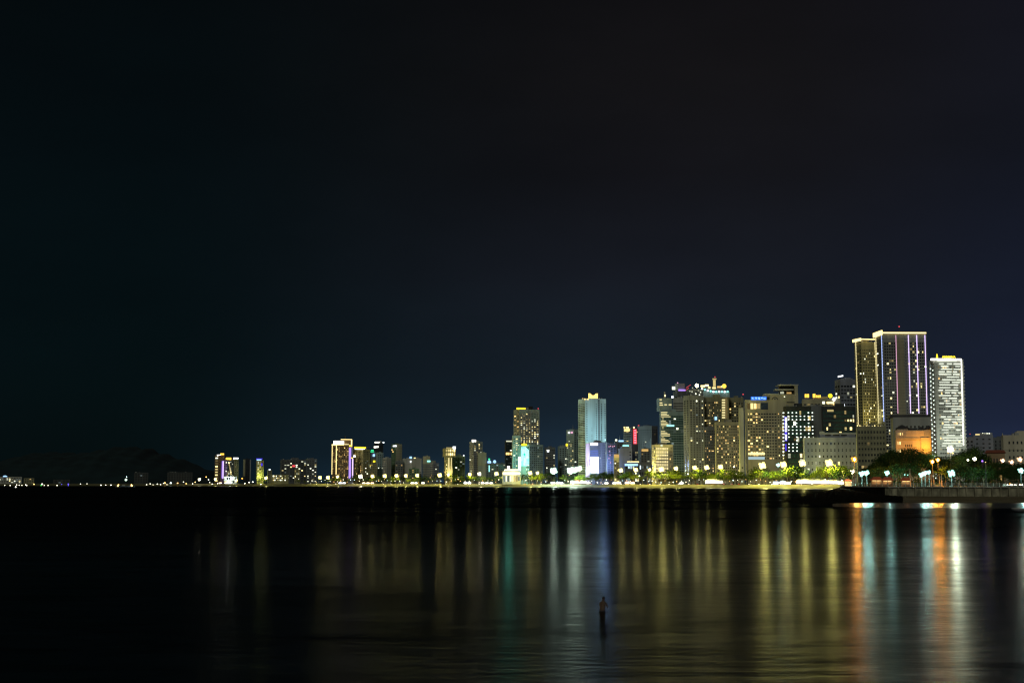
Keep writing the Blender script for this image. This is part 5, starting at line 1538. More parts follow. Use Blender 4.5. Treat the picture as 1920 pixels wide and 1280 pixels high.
def tree_meshes(seed, H, rad, nleaf, size, trunk_h, mat, lumps=9):
    rg = random.Random(seed)
    tr = MB()
    lean = Vector((rg.uniform(-0.5, 0.5), rg.uniform(-0.5, 0.5), 0))
    fork = Vector((0, 0, trunk_h)) + lean
    tr.tube([(0, 0, -0.3), Vector((0, 0, trunk_h * 0.5)) + lean * 0.3, fork], [0.42, 0.30, 0.25], 7)
    cs = []
    for i in range(lumps):
        a = 2 * math.pi * (i / lumps) + rg.uniform(-0.4, 0.4)
        q = rg.uniform(0.25, 0.85) * rad
        z = trunk_h + (H - trunk_h) * rg.uniform(0.22, 0.86)
        cs.append((Vector((q * math.cos(a), q * math.sin(a), z)), rad * rg.uniform(0.32, 0.55)))
    cs.append((Vector((lean.x, lean.y, H - rad * 0.35)), rad * 0.42))
    for c, r_ in cs[: 6]:
        mid = fork.lerp(c, 0.5) + Vector((0, 0, -0.4))
        tr.tube([fork, mid, c], [0.20, 0.12, 0.05], 5)
    lf = MB()
    tot = sum(r_ ** 2 for _, r_ in cs)
    for c, r_ in cs:
        for _ in range(int(nleaf * r_ ** 2 / tot)):
            d = Vector((rg.gauss(0, 1), rg.gauss(0, 1), rg.gauss(0, 1))).normalized()
            p0 = c + Vector((d.x * r_, d.y * r_, d.z * r_ * 0.72)) * (rg.random() ** 0.4)
            nrm = (d + Vector((rg.uniform(-1, 1), rg.uniform(-1, 1), rg.uniform(-0.4, 1.2)))).normalized()
            u = nrm.orthogonal().normalized()
            v = nrm.cross(u)
            t = rg.uniform(0, 6.28)
            u, v = u * math.cos(t) + v * math.sin(t), v * math.cos(t) - u * math.sin(t)
            s = size * rg.uniform(0.6, 1.3)
            lf.quad([p0 - u * s * 0.5, p0 + v * s * 0.28, p0 + u * s * 0.5, p0 - v * s * 0.28])
    return tr.mesh('trunk', [M['bark']]), lf.mesh('crown', [M[mat]])


def palm_meshes(seed, H):
    rg = random.Random(seed)
    tr = MB()
    b = rg.uniform(-1, 1)
    pts = [(0, 0, -0.3), (b * 0.3, 0, H * 0.4), (b * 0.8, 0, H * 0.75), (b * 1.4, 0, H)]
    tr.tube(pts, [0.26, 0.2, 0.17, 0.14], 7)
    lf = MB()
    c = Vector(pts[-1])
    for i in range(17):
        a = 2 * math.pi * i / 17 + rg.uniform(-0.15, 0.15)
        up = rg.uniform(-0.15, 1.0)
        ln = rg.uniform(2.8, 3.8)
        prev = None
        for k in range(6):
            t = k / 5
            q = c + Vector((math.cos(a), math.sin(a), 0)) * ln * t + Vector((0, 0, up * ln * t * 0.7 - 1.5 * t * t * ln * 0.6))
            side = Vector((-math.sin(a), math.cos(a), -0.3)) * (0.55 * (1 - t) + 0.1) * (0.4 if k == 0 else 1)
            if prev is not None:
                lf.quad([prev[0], q, q + side, prev[0] + prev[1]])
                s2 = Vector((-side.x, -side.y, side.z)); p2 = Vector((-prev[1].x, -prev[1].y, prev[1].z))
                lf.quad([prev[0], prev[0] + p2, q + s2, q])
            prev = (q, side)
    return tr.mesh('trunk', [M['bark_pale']]), lf.mesh('crown', [M['leaf_palm']])


PROM_T = [tree_meshes(100 + i, 10, 4.6 + 0.5 * (i % 3), 420, 0.85, 2.6, 'leaf_bright' if i % 3 else 'leaf_deep', 8 + i % 3) for i in range(6)]
PALM_T = [palm_meshes(300 + i, 9.0) for i in range(3)]
BIG_T = [tree_meshes(200 + i, 15, 6.6, 3600, 0.62, 4.6, 'leaf_deep', 14) for i in range(5)]


def plant(px, Y, base, meshes, sc, rz, name, phrase, group, where, scz=None):
    root = empty(name, (gx(px, Y), Y, base), rz)
    root.scale = (sc, sc, scz or sc)
    put('trunk', meshes[0], root)
    put('crown', meshes[1], root)
    later(px, root, phrase, 'tree', group, where)
    return root


rt = random.Random(17)
px = 560.0
while px < 1600:
    t = (px - 560) / 1040
    if not (1040 < px < 1050 or 1100 < px < 1118 and rt.random() < 0.5):
        tall = (15.5 + 10.0 * t) * rt.uniform(0.62, 1.12) * (0.75 if px < 600 else 1)
        Y = D(px) + rt.choice((86, 90, 94, 114, 120)) + rt.uniform(-2, 2)
        if rt.random() < 0.22:
            plant(px, Y, 5.0, rt.choice(PALM_T), tall * 0.85 / 9.5, rt.uniform(0, 6.28), 'palm_tree', 'coconut palm on the promenade', 'palms along the promenade', 'before')
        else:
            k = rt.randrange(6)
            plant(px, Y, 5.0, PROM_T[k], tall / 10, rt.uniform(0, 6.28), 'promenade_tree', 'leafy promenade tree', 'trees along the promenade', 'before', tall / 10 * rt.uniform(0.9, 1.05))
    px += rt.uniform(5.8, 9.4) + (5 if px < 600 else 0)
# dark clump of trees left of the first lamps and near the cyan tower
for (px, top, w_) in ((485, 897, 9), (490, 896, 9), (498, 898, 9), (1106, 888, 15), (1118, 886, 16), (1131, 883, 18), (1143, 886, 16)):
    Y = D(px) + 70
    h = at(px, top, Y).z - 5
    plant(px, Y, 5.0, PROM_T[int(px) % 3 * 2], max(0.7, w_ * Y / F / 9.6), px, 'promenade_tree', 'dark round tree on the beach edge', 'trees along the promenade', 'before', h / 10)
# esplanade trees
for i, (px, top, Y, wpx) in enumerate([(1630, 874, 690, 34), (1643, 862, 700, 40), (1657, 850, 720, 46), (1671, 838, 740, 48), (1688, 845, 700, 50), (1704, 836, 715, 56), (1722, 841, 730, 54), (1741, 846, 745, 50), (1759, 852, 700, 46),
                                     (1776, 858, 690, 44), (1795, 849, 760, 50), (1810, 839, 770, 54), (1826, 836, 775, 52), (1842, 846, 780, 46), (1858, 866, 690, 48), (1876, 864, 700, 50), (1893, 871, 680, 46), (1911, 868, 690, 50), (1930, 862, 700, 50),
                                     (1713, 866, 650, 40), (1650, 872, 655, 40), (1680, 866, 645, 44), (1800, 868, 648, 46), (1822, 872, 640, 44), (1845, 874, 632, 46), (1868, 880, 640, 40), (1772, 872, 665, 36), (1900, 884, 645, 34)]):
    top_z = at(px, top, Y).z
    h = top_z - PZ
    sc = wpx * Y / F / 13.0
    yel = px in (1845, 1858, 1876)
    plant(px, Y, PZ - 0.1, BIG_T[i % 5], sc, i * 1.3, 'esplanade_tree', 'broad dark esplanade tree' if Y > 668 else 'lower lamp-lit esplanade tree', 'trees on the sea wall esplanade', 'before', h / 15)
def shrub_mesh(seed):
    rg = random.Random(seed)
    lf = MB()
    for _ in range(420):
        d = Vector((rg.gauss(0, 1), rg.gauss(0, 1), abs(rg.gauss(0, 0.8)))).normalized()
        p0 = Vector((d.x * 2.6, d.y * 1.6, d.z * 2.7 + 0.1)) * (rg.random() ** 0.35)
        u = Vector((rg.gauss(0, 1), rg.gauss(0, 1), rg.gauss(0, 1))).normalized()
        v = u.orthogonal().normalized()
        s = rg.uniform(0.3, 0.62)
        lf.quad([p0 - u * s * 0.5, p0 + v * s * 0.28, p0 + u * s * 0.5, p0 - v * s * 0.28])
    return lf.mesh('foliage', [M['leaf_deep']]), MB().tube([(0, 0, -0.1), (0.1, 0, 0.8), (0.2, 0.1, 1.6)], [0.12, 0.08, 0.04], 5).mesh('stem', [M['bark']])


SHRUBS = [shrub_mesh(500 + i) for i in range(4)]
rh = random.Random(77)
px = 1622.0
while px < 1935:
    Y = rh.uniform(668, 700)
    root = empty('shrub', (gx(px, Y), Y, PZ - 0.1), rh.uniform(-0.4, 0.4))
    k = rh.uniform(1.2, 1.9)
    root.scale = (k * 1.2, k, k)
    put('foliage', SHRUBS[rh.randrange(4)][0], root); put('stem', SHRUBS[rh.randrange(4)][1], root)
    later(px, root, 'dark dense shrub under the esplanade trees', 'shrub', 'shrubs on the esplanade', 'before')
    px += rh.uniform(13, 19)
# violet-lit small tree and its lamp; yellow-green floodlight among the leaves
lamp(1842, 864, 668, 'lamp_violet', 1, 0.45, 0, PZ, 'garden_spotlight', 'violet garden spotlight under a tree', 'garden spotlights on the esplanade', 'before', 'spotlight', power=500)
lamp(1848, 866, 626, 'globe_yellow', 1, 0.16, 0, PZ, 'garden_spotlight', 'small yellow garden spotlight under bright leaves', 'garden spotlights on the esplanade', 'before', 'spotlight', power=500)

# ------------------------------------------------------------------ stalls, kiosks, cars on the promenade
glow('stall_white', (1.0, 0.95, 0.80), 6.0, sample='FRONT')
glow('stall_warm', (1.0, 0.80, 0.45), 7.0, sample='FRONT')
glow('stall_cool', (0.82, 0.88, 1.0), 8.0, sample='FRONT')


def stall_mesh(w_, lit, cloth):
    """parts of a beach stall: canopy, posts, counter, lit back panel"""
    P = {}
    P['canopy'] = MB().hip(-w_ / 2, w_ / 2, -1.8, 1.8, 2.9, 3.9, 0, 0.4, 0.4).mesh('canopy', [M[cloth]])
    P['counter'] = MB().box(-w_ / 2 + 0.2, w_ / 2 - 0.2, -1.6, -1.0, 0, 0.95).mesh('counter', [M['wood']])
    P['light_panel'] = MB().box(-w_ / 2 + 0.15, w_ / 2 - 0.15, 1.5, 1.62, 0.9, 2.8).mesh('light_panel', [M[lit]])
    P['post'] = MB().box(-0.07, 0.07, -0.07, 0.07, 0, 2.9).mesh('post', [M['metal_pale']])
    return P


STALLS = {k: stall_mesh(6.0, 'stall_' + k, c) for k, c in (('white', 'canvas'), ('warm', 'canvas_red'), ('cool', 'canvas_blue'))}


def stall(px, kind, sc=1.0, dy=82):
    P = STALLS[kind]
    Y = D(px) + dy
    root = empty('beach_stall', (gx(px, Y), Y, 5.05), -math.atan2(gx(px, Y), Y))
    root.scale = (sc, sc, sc)
    put('canopy', P['canopy'], root); put('counter', P['counter'], root); put('light_panel', P['light_panel'], root)
    for x in (-2.8, 2.8):
        for y in (-1.6, 1.7):
            put('post', P['post'], root, (x, y, 0))
    later(px, root, {'white': 'white-lit beach stall', 'warm': 'red-roofed warm-lit beach stall', 'cool': 'blue-roofed bluish-lit beach stall'}[kind], 'stall', 'lit stalls along the promenade')


for px, kind, sc in [(424, 'white', 1), (431, 'cool', 1), (413, 'warm', 1), (638, 'cool', 1), (645, 'cool', 1), (682, 'warm', 1), (690, 'warm', 1), (698, 'warm', 1), (773, 'white', 1), (780, 'white', 1), (793, 'white', 1), (873, 'cool', 1.1), (880, 'cool', 1), (905, 'white', 1), (913, 'white', 1), (921, 'white', 1),
                      (1037, 'white', 1.1), (1046, 'white', 1.1), (1052, 'cool', 1.1), (1074, 'white', 1.5), (1084, 'warm', 1.7), (1094, 'white', 1.7), (1103, 'white', 1.2), (1137, 'white', 1), (1152, 'white', 1), (1160, 'white', 1.2), (1176, 'warm', 1.2), (1186, 'warm', 1.1), (1278, 'white', 1.0),
                      (1330, 'white', 1.9), (1340, 'white', 2.1), (1349, 'white', 1.8), (1455, 'cool', 1.3), (1468, 'cool', 1.4), (1478, 'white', 1.1), (1500, 'white', 1.7), (1511, 'white', 1.9), (1522, 'white', 1.7), (1533, 'white', 1.8), (1545, 'white', 1.6), (1557, 'white', 1.6), (1567, 'white', 1.5), (1577, 'white', 1.3)]:
    stall(px, kind, sc)

# cars
glow('headlight', (1.0, 0.94, 0.78), 25, sample='NONE')
glow('taillight', (1.0, 0.05, 0.03), 12, sample='NONE')


def car_meshes(paint):
    P = {}
    sec = [(-2.1, 0.35, 0.75), (-2.05, 0.35, 0.88), (-1.2, 0.30, 0.95), (0.0, 0.3, 0.95), (1.1, 0.3, 0.92), (2.05, 0.35, 0.78), (2.1, 0.4, 0.65)]
    mb = MB()
    for x, z0, z1 in sec:
        mb.v += [(x, -0.85, z0), (x, -0.88, (z0 + z1) / 2), (x, -0.78, z1), (x, 0.78, z1), (x, 0.88, (z0 + z1) / 2), (x, 0.85, z0)]
    for i in range(len(sec) - 1):
        for j in range(6):
            mb.f.append((i * 6 + j, i * 6 + (j + 1) % 6, (i + 1) * 6 + (j + 1) % 6, (i + 1) * 6 + j)); mb.m.append(0); mb.s.append(False)
    mb.f += [tuple(range(5, -1, -1)), tuple(36 + k for k in range(6))]; mb.m += [0, 0]; mb.s += [False, False]
    P['body'] = mb.mesh('body', [M['paint_' + paint]])
    mb = MB()
    a, b = [(-1.35, 0.93), (-0.85, 1.42), (0.45, 1.42), (1.15, 0.93)], 0.74
    for x, z in a:
        k = 0.6 if z > 1.2 else b
        mb.v += [(x, -k, z), (x, k, z)]
    mb.f = [(0, 1, 3, 2), (2, 3, 5, 4), (4, 5, 7, 6), (0, 2, 4, 6), (1, 7, 5, 3)]; mb.m = [1, 0, 1, 1, 1]; mb.s = [False] * 5
    P['cabin'] = mb.mesh('cabin', [M['paint_' + paint], M['glass_dark']])
    w_ = MB().tube([(0, -0.1, 0), (0, 0.1, 0)], 0.32, 12); P['wheel'] = w_.mesh('wheel', [M['rubber']])
    P['headlight'] = MB().ball((0, 0, 0), 0.08, 0.17, 0.12, 8, 5).mesh('headlight', [M['headlight']])
    P['taillight'] = MB().box(-0.04, 0.04, -0.16, 0.16, -0.07, 0.07).mesh('taillight', [M['taillight']])
    return P


CARS = {p_: car_meshes(p_) for p_ in ('white', 'silver', 'black', 'red')}
PAINT = {'white': 'white', 'silver': 'silver', 'black': 'black', 'red': 'dark red'}


def car(px, Y, z, rz, paint, phrase, group, where):
    P = CARS[paint]
    root = empty('car', (gx(px, Y), Y, z), rz)
    put('body', P['body'], root); put('cabin', P['cabin'], root)
    for x in (-1.3, 1.3):
        for y in (-0.82, 0.82):
            put('wheel', P['wheel'], root, (x, y, 0.32))
    for y in (-0.6, 0.6):
        put('headlight', P['headlight'], root, (2.08, y, 0.66)); put('taillight', P['taillight'], root, (-2.1, y, 0.72))
    later(px, root, phrase, 'car', group, where)


rc = random.Random(31)
px = 580.0
while px < 1590:
    paint = rc.choice(('white', 'silver', 'black', 'red'))
    fwd = rc.random() < 0.6
    Y = D(px) + (100 if fwd else 108)
    # the road runs toward the lower right; cars head along it either way, some turning out toward the sea
    along = math.atan2(D(px + 6) - D(px - 6), gx(px + 6, D(px + 6)) - gx(px - 6, D(px - 6)))
    rz = along if fwd else along + math.pi
    if rc.random() < 0.35:
        rz = -math.pi / 2 + rc.uniform(-0.4, 0.4); Y = D(px) + 80
    car(px, Y, 5.06, rz, paint, PAINT[paint] + ' car on the beach road', 'cars on the beach road', 'before')
    px += rc.uniform(12, 24)
for px, rz, paint in ((1888, -1.5, 'white'), (1897.5, -1.62, 'silver'), (1905.5, -1.5, 'black'), (1916, -1.57, 'white')):
    car(px, 592 + (px % 3), PZ + 0.02, rz, paint, PAINT[paint] + ' car with glaring headlights', 'cars on the esplanade', 'before')

# little lights strung along the foot of the promenade trees
rg = random.Random(41)
px = 585.0
while px < 1600:
    lamp(px, rg.uniform(898.5, 904.5), D(px) + rg.uniform(80, 92), rg.choice(('spot_white', 'spot_white', 'spot_warm', 'spot_cool')), 1, rg.uniform(0.35, 0.6), 0, 5.05, 'bollard_lamp', 'low bollard lamp beside the sand', 'bollard lamps along the sand', 'before')
    px += rg.uniform(6, 11)
# ------------------------------------------------------------------ kiosks and lit posts on the esplanade
def spot_light(root, loc, col, power, rad=0.3):
    ld = bpy.data.lights.new('kiosk_bulb', 'POINT')
    ld.color = col; ld.energy = power; ld.shadow_soft_size = rad
    lo = bpy.data.objects.new('kiosk_bulb', ld)
    lo.location = loc; lo.parent = root
    COL.objects.link(lo)


def kiosk(px, Y, w_, d_, h, label):
    root = empty('kiosk', (gx(px, Y), Y, PZ), -math.atan2(gx(px, Y), Y))
    tag(root, label, 'kiosk')
    MB().hip(-w_ / 2, w_ / 2, -d_ / 2, d_ / 2, h, h + 1.5, 0, 0.6, 0.45).build('tiled_roof', M['roof_red'], root)
    MB().box(-w_ / 2, w_ / 2, d_ / 2 - 0.2, d_ / 2, 0, h - 0.01).build('back_wall', M['wall_cream'], root)
    MB().box(-w_ / 2 + 0.3, w_ / 2 - 0.3, -d_ / 2 + 0.1, -d_ / 2 + 0.6, 0, 1.0).build('counter', M['wood'], root)
    pm_ = MB().box(-0.1, 0.1, -0.1, 0.1, 0, h).mesh('post', [M['wall_brown']])
    for x in (-w_ / 2 + 0.1, 0, w_ / 2 - 0.1):
        put('post', pm_, root, (x, -d_ / 2 + 0.05, 0))
    MB().box(-w_ / 2 + 0.5, w_ / 2 - 0.5, -0.1, 0.1, h - 0.22, h - 0.08).build('tube_lamp', M['strip_gold'], root)
    spot_light(root, (0, -0.4, h - 0.7), (1, 0.5, 0.2), 130)
    spot_light(root, (0, -d_ / 2 - 2.5, h + 2.6), (1, 0.45, 0.15), 110)
    return root


kiosk(1644, 602, 4.6, 3.0, 2.6, 'red-tiled kiosk with orange light, first from the wall corner')
kiosk(1664, 600, 4.2, 3.0, 2.5, 'red-tiled kiosk with orange light under the single teal lamp')
kiosk(1699, 604, 4.0, 3.0, 2.4, 'red-tiled kiosk with orange light beside a tall lit post')
surface('post_paint', (0.55, 0.42, 0.28), 0.6, 0.2, 1.0)
for k, (px, top, ph) in enumerate([(1707, 879, 'slender orange-lit ornamental post beside the third kiosk'), (1746, 884, 'slender orange-lit ornamental post, first of four near the cluster lamp'), (1751, 884, 'slender orange-lit ornamental post, second of four near the cluster lamp'),
                                 (1762, 889, 'slender orange-lit ornamental post, third of four near the cluster lamp'), (1766, 888, 'slender orange-lit ornamental post, fourth of four near the cluster lamp')]):
    Y = 588
    root = empty('ornamental_post', (gx(px, Y), Y, PZ))
    tag(root, ph, 'post', 'orange-lit posts on the esplanade')
    h = at(px, top, Y).z - PZ
    MB().tube([(0, 0, 0.5), (0, 0, h * 0.5), (0, 0, h)], [0.2, 0.15, 0.12], 8).ball((0, 0, h), 0.22).build('shaft', M['post_paint'], root)
    MB().tube([(0, 0, 0), (0, 0, 0.25), (0, 0, 0.5)], [0.4, 0.36, 0.22], 8).build('base', M['concrete'], root)
    spot_light(root, (0.4, -1.6, 0.6), (1, 0.42, 0.08), 140)
# planter lit orange between them
root = empty('planter', (gx(1756, 586), 586, PZ)); tag(root, 'low orange-lit planter with clipped plants between ornamental posts', 'planter')
MB().box(-1.6, 1.6, -0.5, 0.5, 0, 0.6).build('box', M['concrete'], root)
rg = random.Random(4); mb = MB()
for _ in range(160):
    c = Vector((rg.uniform(-1.5, 1.5), rg.uniform(-0.4, 0.4), rg.uniform(0.6, 1.3)))
    u = Vector((rg.gauss(0, 1), rg.gauss(0, 1), rg.gauss(0, 1))).normalized() * 0.14; v = u.orthogonal().normalized() * 0.09
    mb.quad([c - u, c + v, c + u, c - v])
mb.build('foliage', M['leaf_bright'], root)
spot_light(root, (0, -1.6, 1.0), (1, 0.45, 0.1), 110)
# low orange fence piece where the beach meets the wall
root = empty('ticket_booth', (gx(1590, 650), 650, PZ)); tag(root, 'small booth with an orange lit front at the end of the sea wall', 'booth')
MB().box(-1.5, 1.5, 0, 2, 0, 2.4).build('cabin', M['wall_tan'], root)
MB().hip(-1.5, 1.5, 0, 2, 2.4, 3.2, 0, 0.35, 0.4).build('roof', M['roof_red'], root)
MB().box(-1.2, 1.2, -0.06, -0.01, 1.0, 2.1).build('window', M['lit_warm'], root)
spot_light(root, (0, -2.0, 1.4), (1, 0.5, 0.2), 150)

# ------------------------------------------------------------------ people
def skin_body(name, verts, edges, radii, root_i, mats, material_fn=None, sub=2):
    me = bpy.data.meshes.new(name)
    me.from_pydata(verts, edges, [])
    ob = bpy.data.objects.new(name, me)
    COL.objects.link(ob)
    md = ob.modifiers.new('skin', 'SKIN')
    md.use_smooth_shade = True
    for i, r_ in enumerate(radii):
        sv = me.skin_vertices[0].data[i]
        sv.radius = r_ if isinstance(r_, tuple) else (r_, r_)
        sv.use_root = i == root_i
    sb = ob.modifiers.new('sub', 'SUBSURF'); sb.levels = sub; sb.render_levels = sub
    dg = bpy.context.evaluated_depsgraph_get()
    res = bpy.data.meshes.new_from_object(ob.evaluated_get(dg))
    bpy.data.objects.remove(ob)
    res.name = name
    res.materials.clear()
    for m_ in mats:
        res.materials.append(M[m_])
    for pl in res.polygons:
        pl.use_smooth = True
        pl.material_index = material_fn(pl.center) if material_fn else 0
    return res


def figure(hands, lean=0.0):
    """joints of a standing body facing +x; HANDS: two lists (elbow, wrist) per side (y sign -1, +1)"""
    V = [(0.0, 0.0, 0.95), (0.0, 0.0, 1.12), (0.01, 0, 1.30), (0.0, 0, 1.42), (0.0, 0, 1.50), (0.03, 0, 1.58), (0.035, 0, 1.66), (0.02, 0, 1.73)]
    Rr = [(0.15, 0.12), (0.14, 0.105), (0.165, 0.115), (0.12, 0.085), (0.055, 0.055), (0.075, 0.085), (0.078, 0.095), (0.055, 0.065)]
    E = [(0, 1), (1, 2), (2, 3), (3, 4), (4, 5), (5, 6), (6, 7)]
    for sgn, (elb, wri) in zip((-1, 1), hands):
        n = len(V)
        V += [(0.0, sgn * 0.19, 1.40), elb, wri]
        Rr += [0.06, 0.043, 0.03]
        E += [(3, n), (n, n + 1), (n + 1, n + 2)]
        # hand: palm, four fingers, thumb
        e, w_ = Vector(elb), Vector(wri)
        d = (w_ - e).normalized()
        sd_ = d.cross(Vector((0, 0, 1)))
        sd_ = sd_.normalized() if sd_.length > 0.1 else Vector((0, 1, 0))
        palm = w_ + d * 0.06
        n2 = len(V)
        V.append(tuple(palm)); Rr.append((0.035, 0.02)); E.append((n + 2, n2))
        for k, ln in enumerate((0.065, 0.078, 0.072, 0.055)):
            o = sd_ * (0.03 - 0.02 * k)
            m0 = len(V)
            a = palm + o + d * 0.035
            b = a + d * ln * 0.55 + Vector((0, 0, -0.012))
            c = b + d * ln * 0.3 + Vector((0, 0, -0.03))
            V += [tuple(a), tuple(b), tuple(c)]; Rr += [0.010, 0.009, 0.008]; E += [(n2, m0), (m0, m0 + 1), (m0 + 1, m0 + 2)]
        m0 = len(V)
        a = w_ + d * 0.03 + sd_ * 0.04
        b = a + d * 0.045 + sd_ * 0.015 + Vector((0, 0, -0.01))
        V += [tuple(a), tuple(b)]; Rr += [0.011, 0.009]; E += [(n2, m0), (m0, m0 + 1)]
    for sgn in (-1, 1):
        n = len(V)
        V += [(0.0, sgn * 0.095, 0.88), (0.02 + 0.03 * sgn, sgn * 0.11, 0.48), (-0.02 + 0.03 * sgn, sgn * 0.115, 0.09), (0.12 + 0.03 * sgn, sgn * 0.125, 0.035)]
        Rr += [0.09, 0.058, 0.042, 0.032]
        E += [(0, n), (n, n + 1), (n + 1, n + 2), (n + 2, n + 3)]
    V = [(v[0] + lean * max(0.0, v[2] - 0.95), v[1], v[2]) for v in V]
    return V, E, Rr


def head_parts(parent, hair='hair', dx=0.0):
    mb = MB()
    mb.ball((0.02, 0, 1.695), 0.105, 0.09, 0.085, 12, 8)
    put('hair', mb.mesh('hair', [M[hair]]), parent, (dx, 0, 0))


def face_mesh():
    mb = MB()
    for s in (-1, 1):
        mb.ball((0.118, s * 0.032, 1.655), 0.012, 0.016, 0.010, 8, 5, 1)
        mb.ball((0.03, s * 0.088, 1.645), 0.022, 0.012, 0.034, 8, 5, 0)
    mb.tube([(0.115, 0, 1.65), (0.135, 0, 1.618), (0.112, 0, 1.61)], [0.008, 0.014, 0.008], 6, 0)
    mb.ball((0.108, 0, 1.575), 0.010, 0.026, 0.008, 8, 4, 2)
    return mb.mesh('face', [M['skin'], M['hair'], M['canvas_red']])


# the wader, waist deep, half turned to the right with a small net in his hands
V, E, Rr = figure([((0.10, -0.28, 1.18), (0.33, -0.16, 1.10)), ((0.12, 0.27, 1.20), (0.36, 0.10, 1.16))], 0.24)
Rr = [tuple(q * 1.18 for q in r_) if isinstance(r_, tuple) else r_ for r_ in Rr[:4]] + Rr[4:]
bm_ = skin_body('person', V, E, Rr, 0, ['skin'])
pp_ = at(1128.5, 1141, 87.0)
Yp = 7.7 / ((1141 - HOR) / F)
pz = -0.90
wader = put('person', bm_, None, (gx(1127.5, Yp), Yp, pz), R(58))
tag(wader, 'bare-backed person standing waist-deep in the bay holding a small net', 'person')
head_parts(wader, 'hair', 0.17)
put('face', face_mesh(), wader, (0.168, 0, 0))
sh = MB(); sh.tube([(0, 0, 0.62), (0, 0, 0.80), (0, 0, 0.97)], [0.19, 0.205, 0.19], 12)
sh.build('shorts', M['cloth_dark'], wader)
# his net: a hoop with a sagging mesh bag, held out in front
net = empty('hand_net', wader.location + Vector((0.46, 0.30, 0.04)), R(20))
tag(net, 'small pale hand net held out over the water by the wading person', 'net')
mb = MB()
hoop = [(0.15 * math.cos(t), 0.05 * math.sin(t), 0.46 + 0.24 * math.sin(t)) for t in [2 * math.pi * i / 18 for i in range(19)]]
mb.tube(hoop, 0.012, 5); mb.tube([(-0.10, -0.03, 0.26), (-0.17, -0.08, 0.27), (-0.32, -0.20, 0.25)], 0.013, 5)
mb.build('hoop', M['wood'], net)
mb = MB()
for i in range(14):
    t = 2 * math.pi * i / 14
    p0 = Vector((0.15 * math.cos(t), 0.05 * math.sin(t), 0.46 + 0.24 * math.sin(t)))
    p1 = Vector((0.10 * math.cos(t), 0.10 * math.sin(t), 0.16))
    mb.tube([p0, p0.lerp(p1, 0.5) + Vector((0, 0, -0.03)), p1, Vector((0, 0, 0.02))], 0.014, 4)
for k in range(5):
    f = 0.15 + k * 0.2
    mb.tube([(0.17 * (1 - 0.55 * f) * math.cos(t), (0.05 + 0.05 * f) * math.sin(t), (0.46 + 0.24 * math.sin(t)) * (1 - f) + 0.10 * f) for t in [2 * math.pi * i / 16 for i in range(17)]], 0.010, 4)
mb.build('mesh_bag', M['net'], net)

# strollers behind the railing
V2, E2, R2 = figure([((0.0, -0.27, 1.13), (0.06, -0.26, 0.90)), ((-0.02, 0.27, 1.13), (0.03, 0.27, 0.89))])
WALK = {}
for nm, top, leg in (('pale shirt', 'cloth_pale', 'cloth_dark'), ('dark clothes', 'cloth_dark', 'cloth_dark'), ('white outfit', 'cloth_pale', 'cloth_pale')):
    WALK[nm] = skin_body('person', V2, E2, R2, 0, ['skin', top, leg], lambda c: 0 if c.z > 1.47 or (abs(c.y) > 0.2 and c.z < 1.2) else (1 if c.z > 0.98 else 2), 1)
FACE = face_mesh()
HAIR = MB().ball((0.0, 0, 1.69), 0.11, 0.095, 0.09, 10, 6).mesh('hair', [M['hair']])
for px, Y, nm, rz in [(1714.5, 571, 'white outfit', 0.5), (1783, 566, 'dark clothes', 1.2), (1788.5, 567, 'pale shirt', -1.0), (1797, 566, 'pale shirt', 2.0), (1802, 565, 'dark clothes', 0.2), (1812, 566, 'pale shirt', -2.2), (1818, 566, 'dark clothes', 3.0), (1838, 563, 'pale shirt', -0.5), (1853, 563, 'dark clothes', 0.9), (1672, 577, 'dark clothes', 0.1)]:
    o = put('person', WALK[nm], None, (gx(px, Y + 2), Y + 2, PZ), rz)
    put('hair', HAIR, o); put('face', FACE, o)
    later(px, o, 'person in ' + nm + ' behind the railing', 'person', 'people on the esplanade', 'before')
# people on the lit sand in front of the stalls
rp_ = random.Random(8)
for i in range(26):
    px = rp_.uniform(1250, 1570)
    nm = rp_.choice(list(WALK))
    Y = D(px) + rp_.uniform(62, 76)
    o = put('person', WALK[nm], None, (gx(px, Y), Y, 4.95), rp_.uniform(0, 6.28))
    later(px, o, 'tiny beach stroller in ' + nm, 'person', 'people on the beach', 'below')

# ------------------------------------------------------------------ rocks and boats
def rock(loc, r_, seed, label):
    rg = random.Random(seed)
    bm = bmesh.new()
    bmesh.ops.create_icosphere(bm, subdivisions=3, radius=1.0)
    ph = [rg.uniform(0, 6.28) for _ in range(6)]
    for v in bm.verts:
        c = v.co.copy()
        k = 1 + 0.16 * math.sin(3.1 * c.x + ph[0]) + 0.14 * math.sin(4.3 * c.y + ph[1]) + 0.10 * math.sin(6.1 * c.z + 3 * c.x + ph[2]) + rg.uniform(-0.035, 0.035)
        v.co = Vector((c.x * r_[0] * k, c.y * r_[1] * k, c.z * r_[2] * k))
    me = bpy.data.meshes.new('rock')
    bm.to_mesh(me); bm.free()
    me.materials.append(M['stone_dark'])
    tag(put('rock', me, None, loc, rg.uniform(0, 3)), label, 'rock', 'low rocks awash in the bay')


for i, (px, Y, r_) in enumerate([(1252, 452, (1.6, 1.2, 0.5)), (1268, 448, (2.2, 1.3, 0.6)), (1276, 451, (1.2, 0.9, 0.5)), (1287, 446, (1.7, 1.1, 0.55))]):
    rock((gx(px, Y), Y, 0.05), r_, 60 + i, '%s from the left of four low dark rocks awash in the bay' % ORD[i])
rock((gx(445, 222), 222, 0.0), (0.35, 0.3, 0.22), 71, 'tiny lone rock tip far out in the dark water')


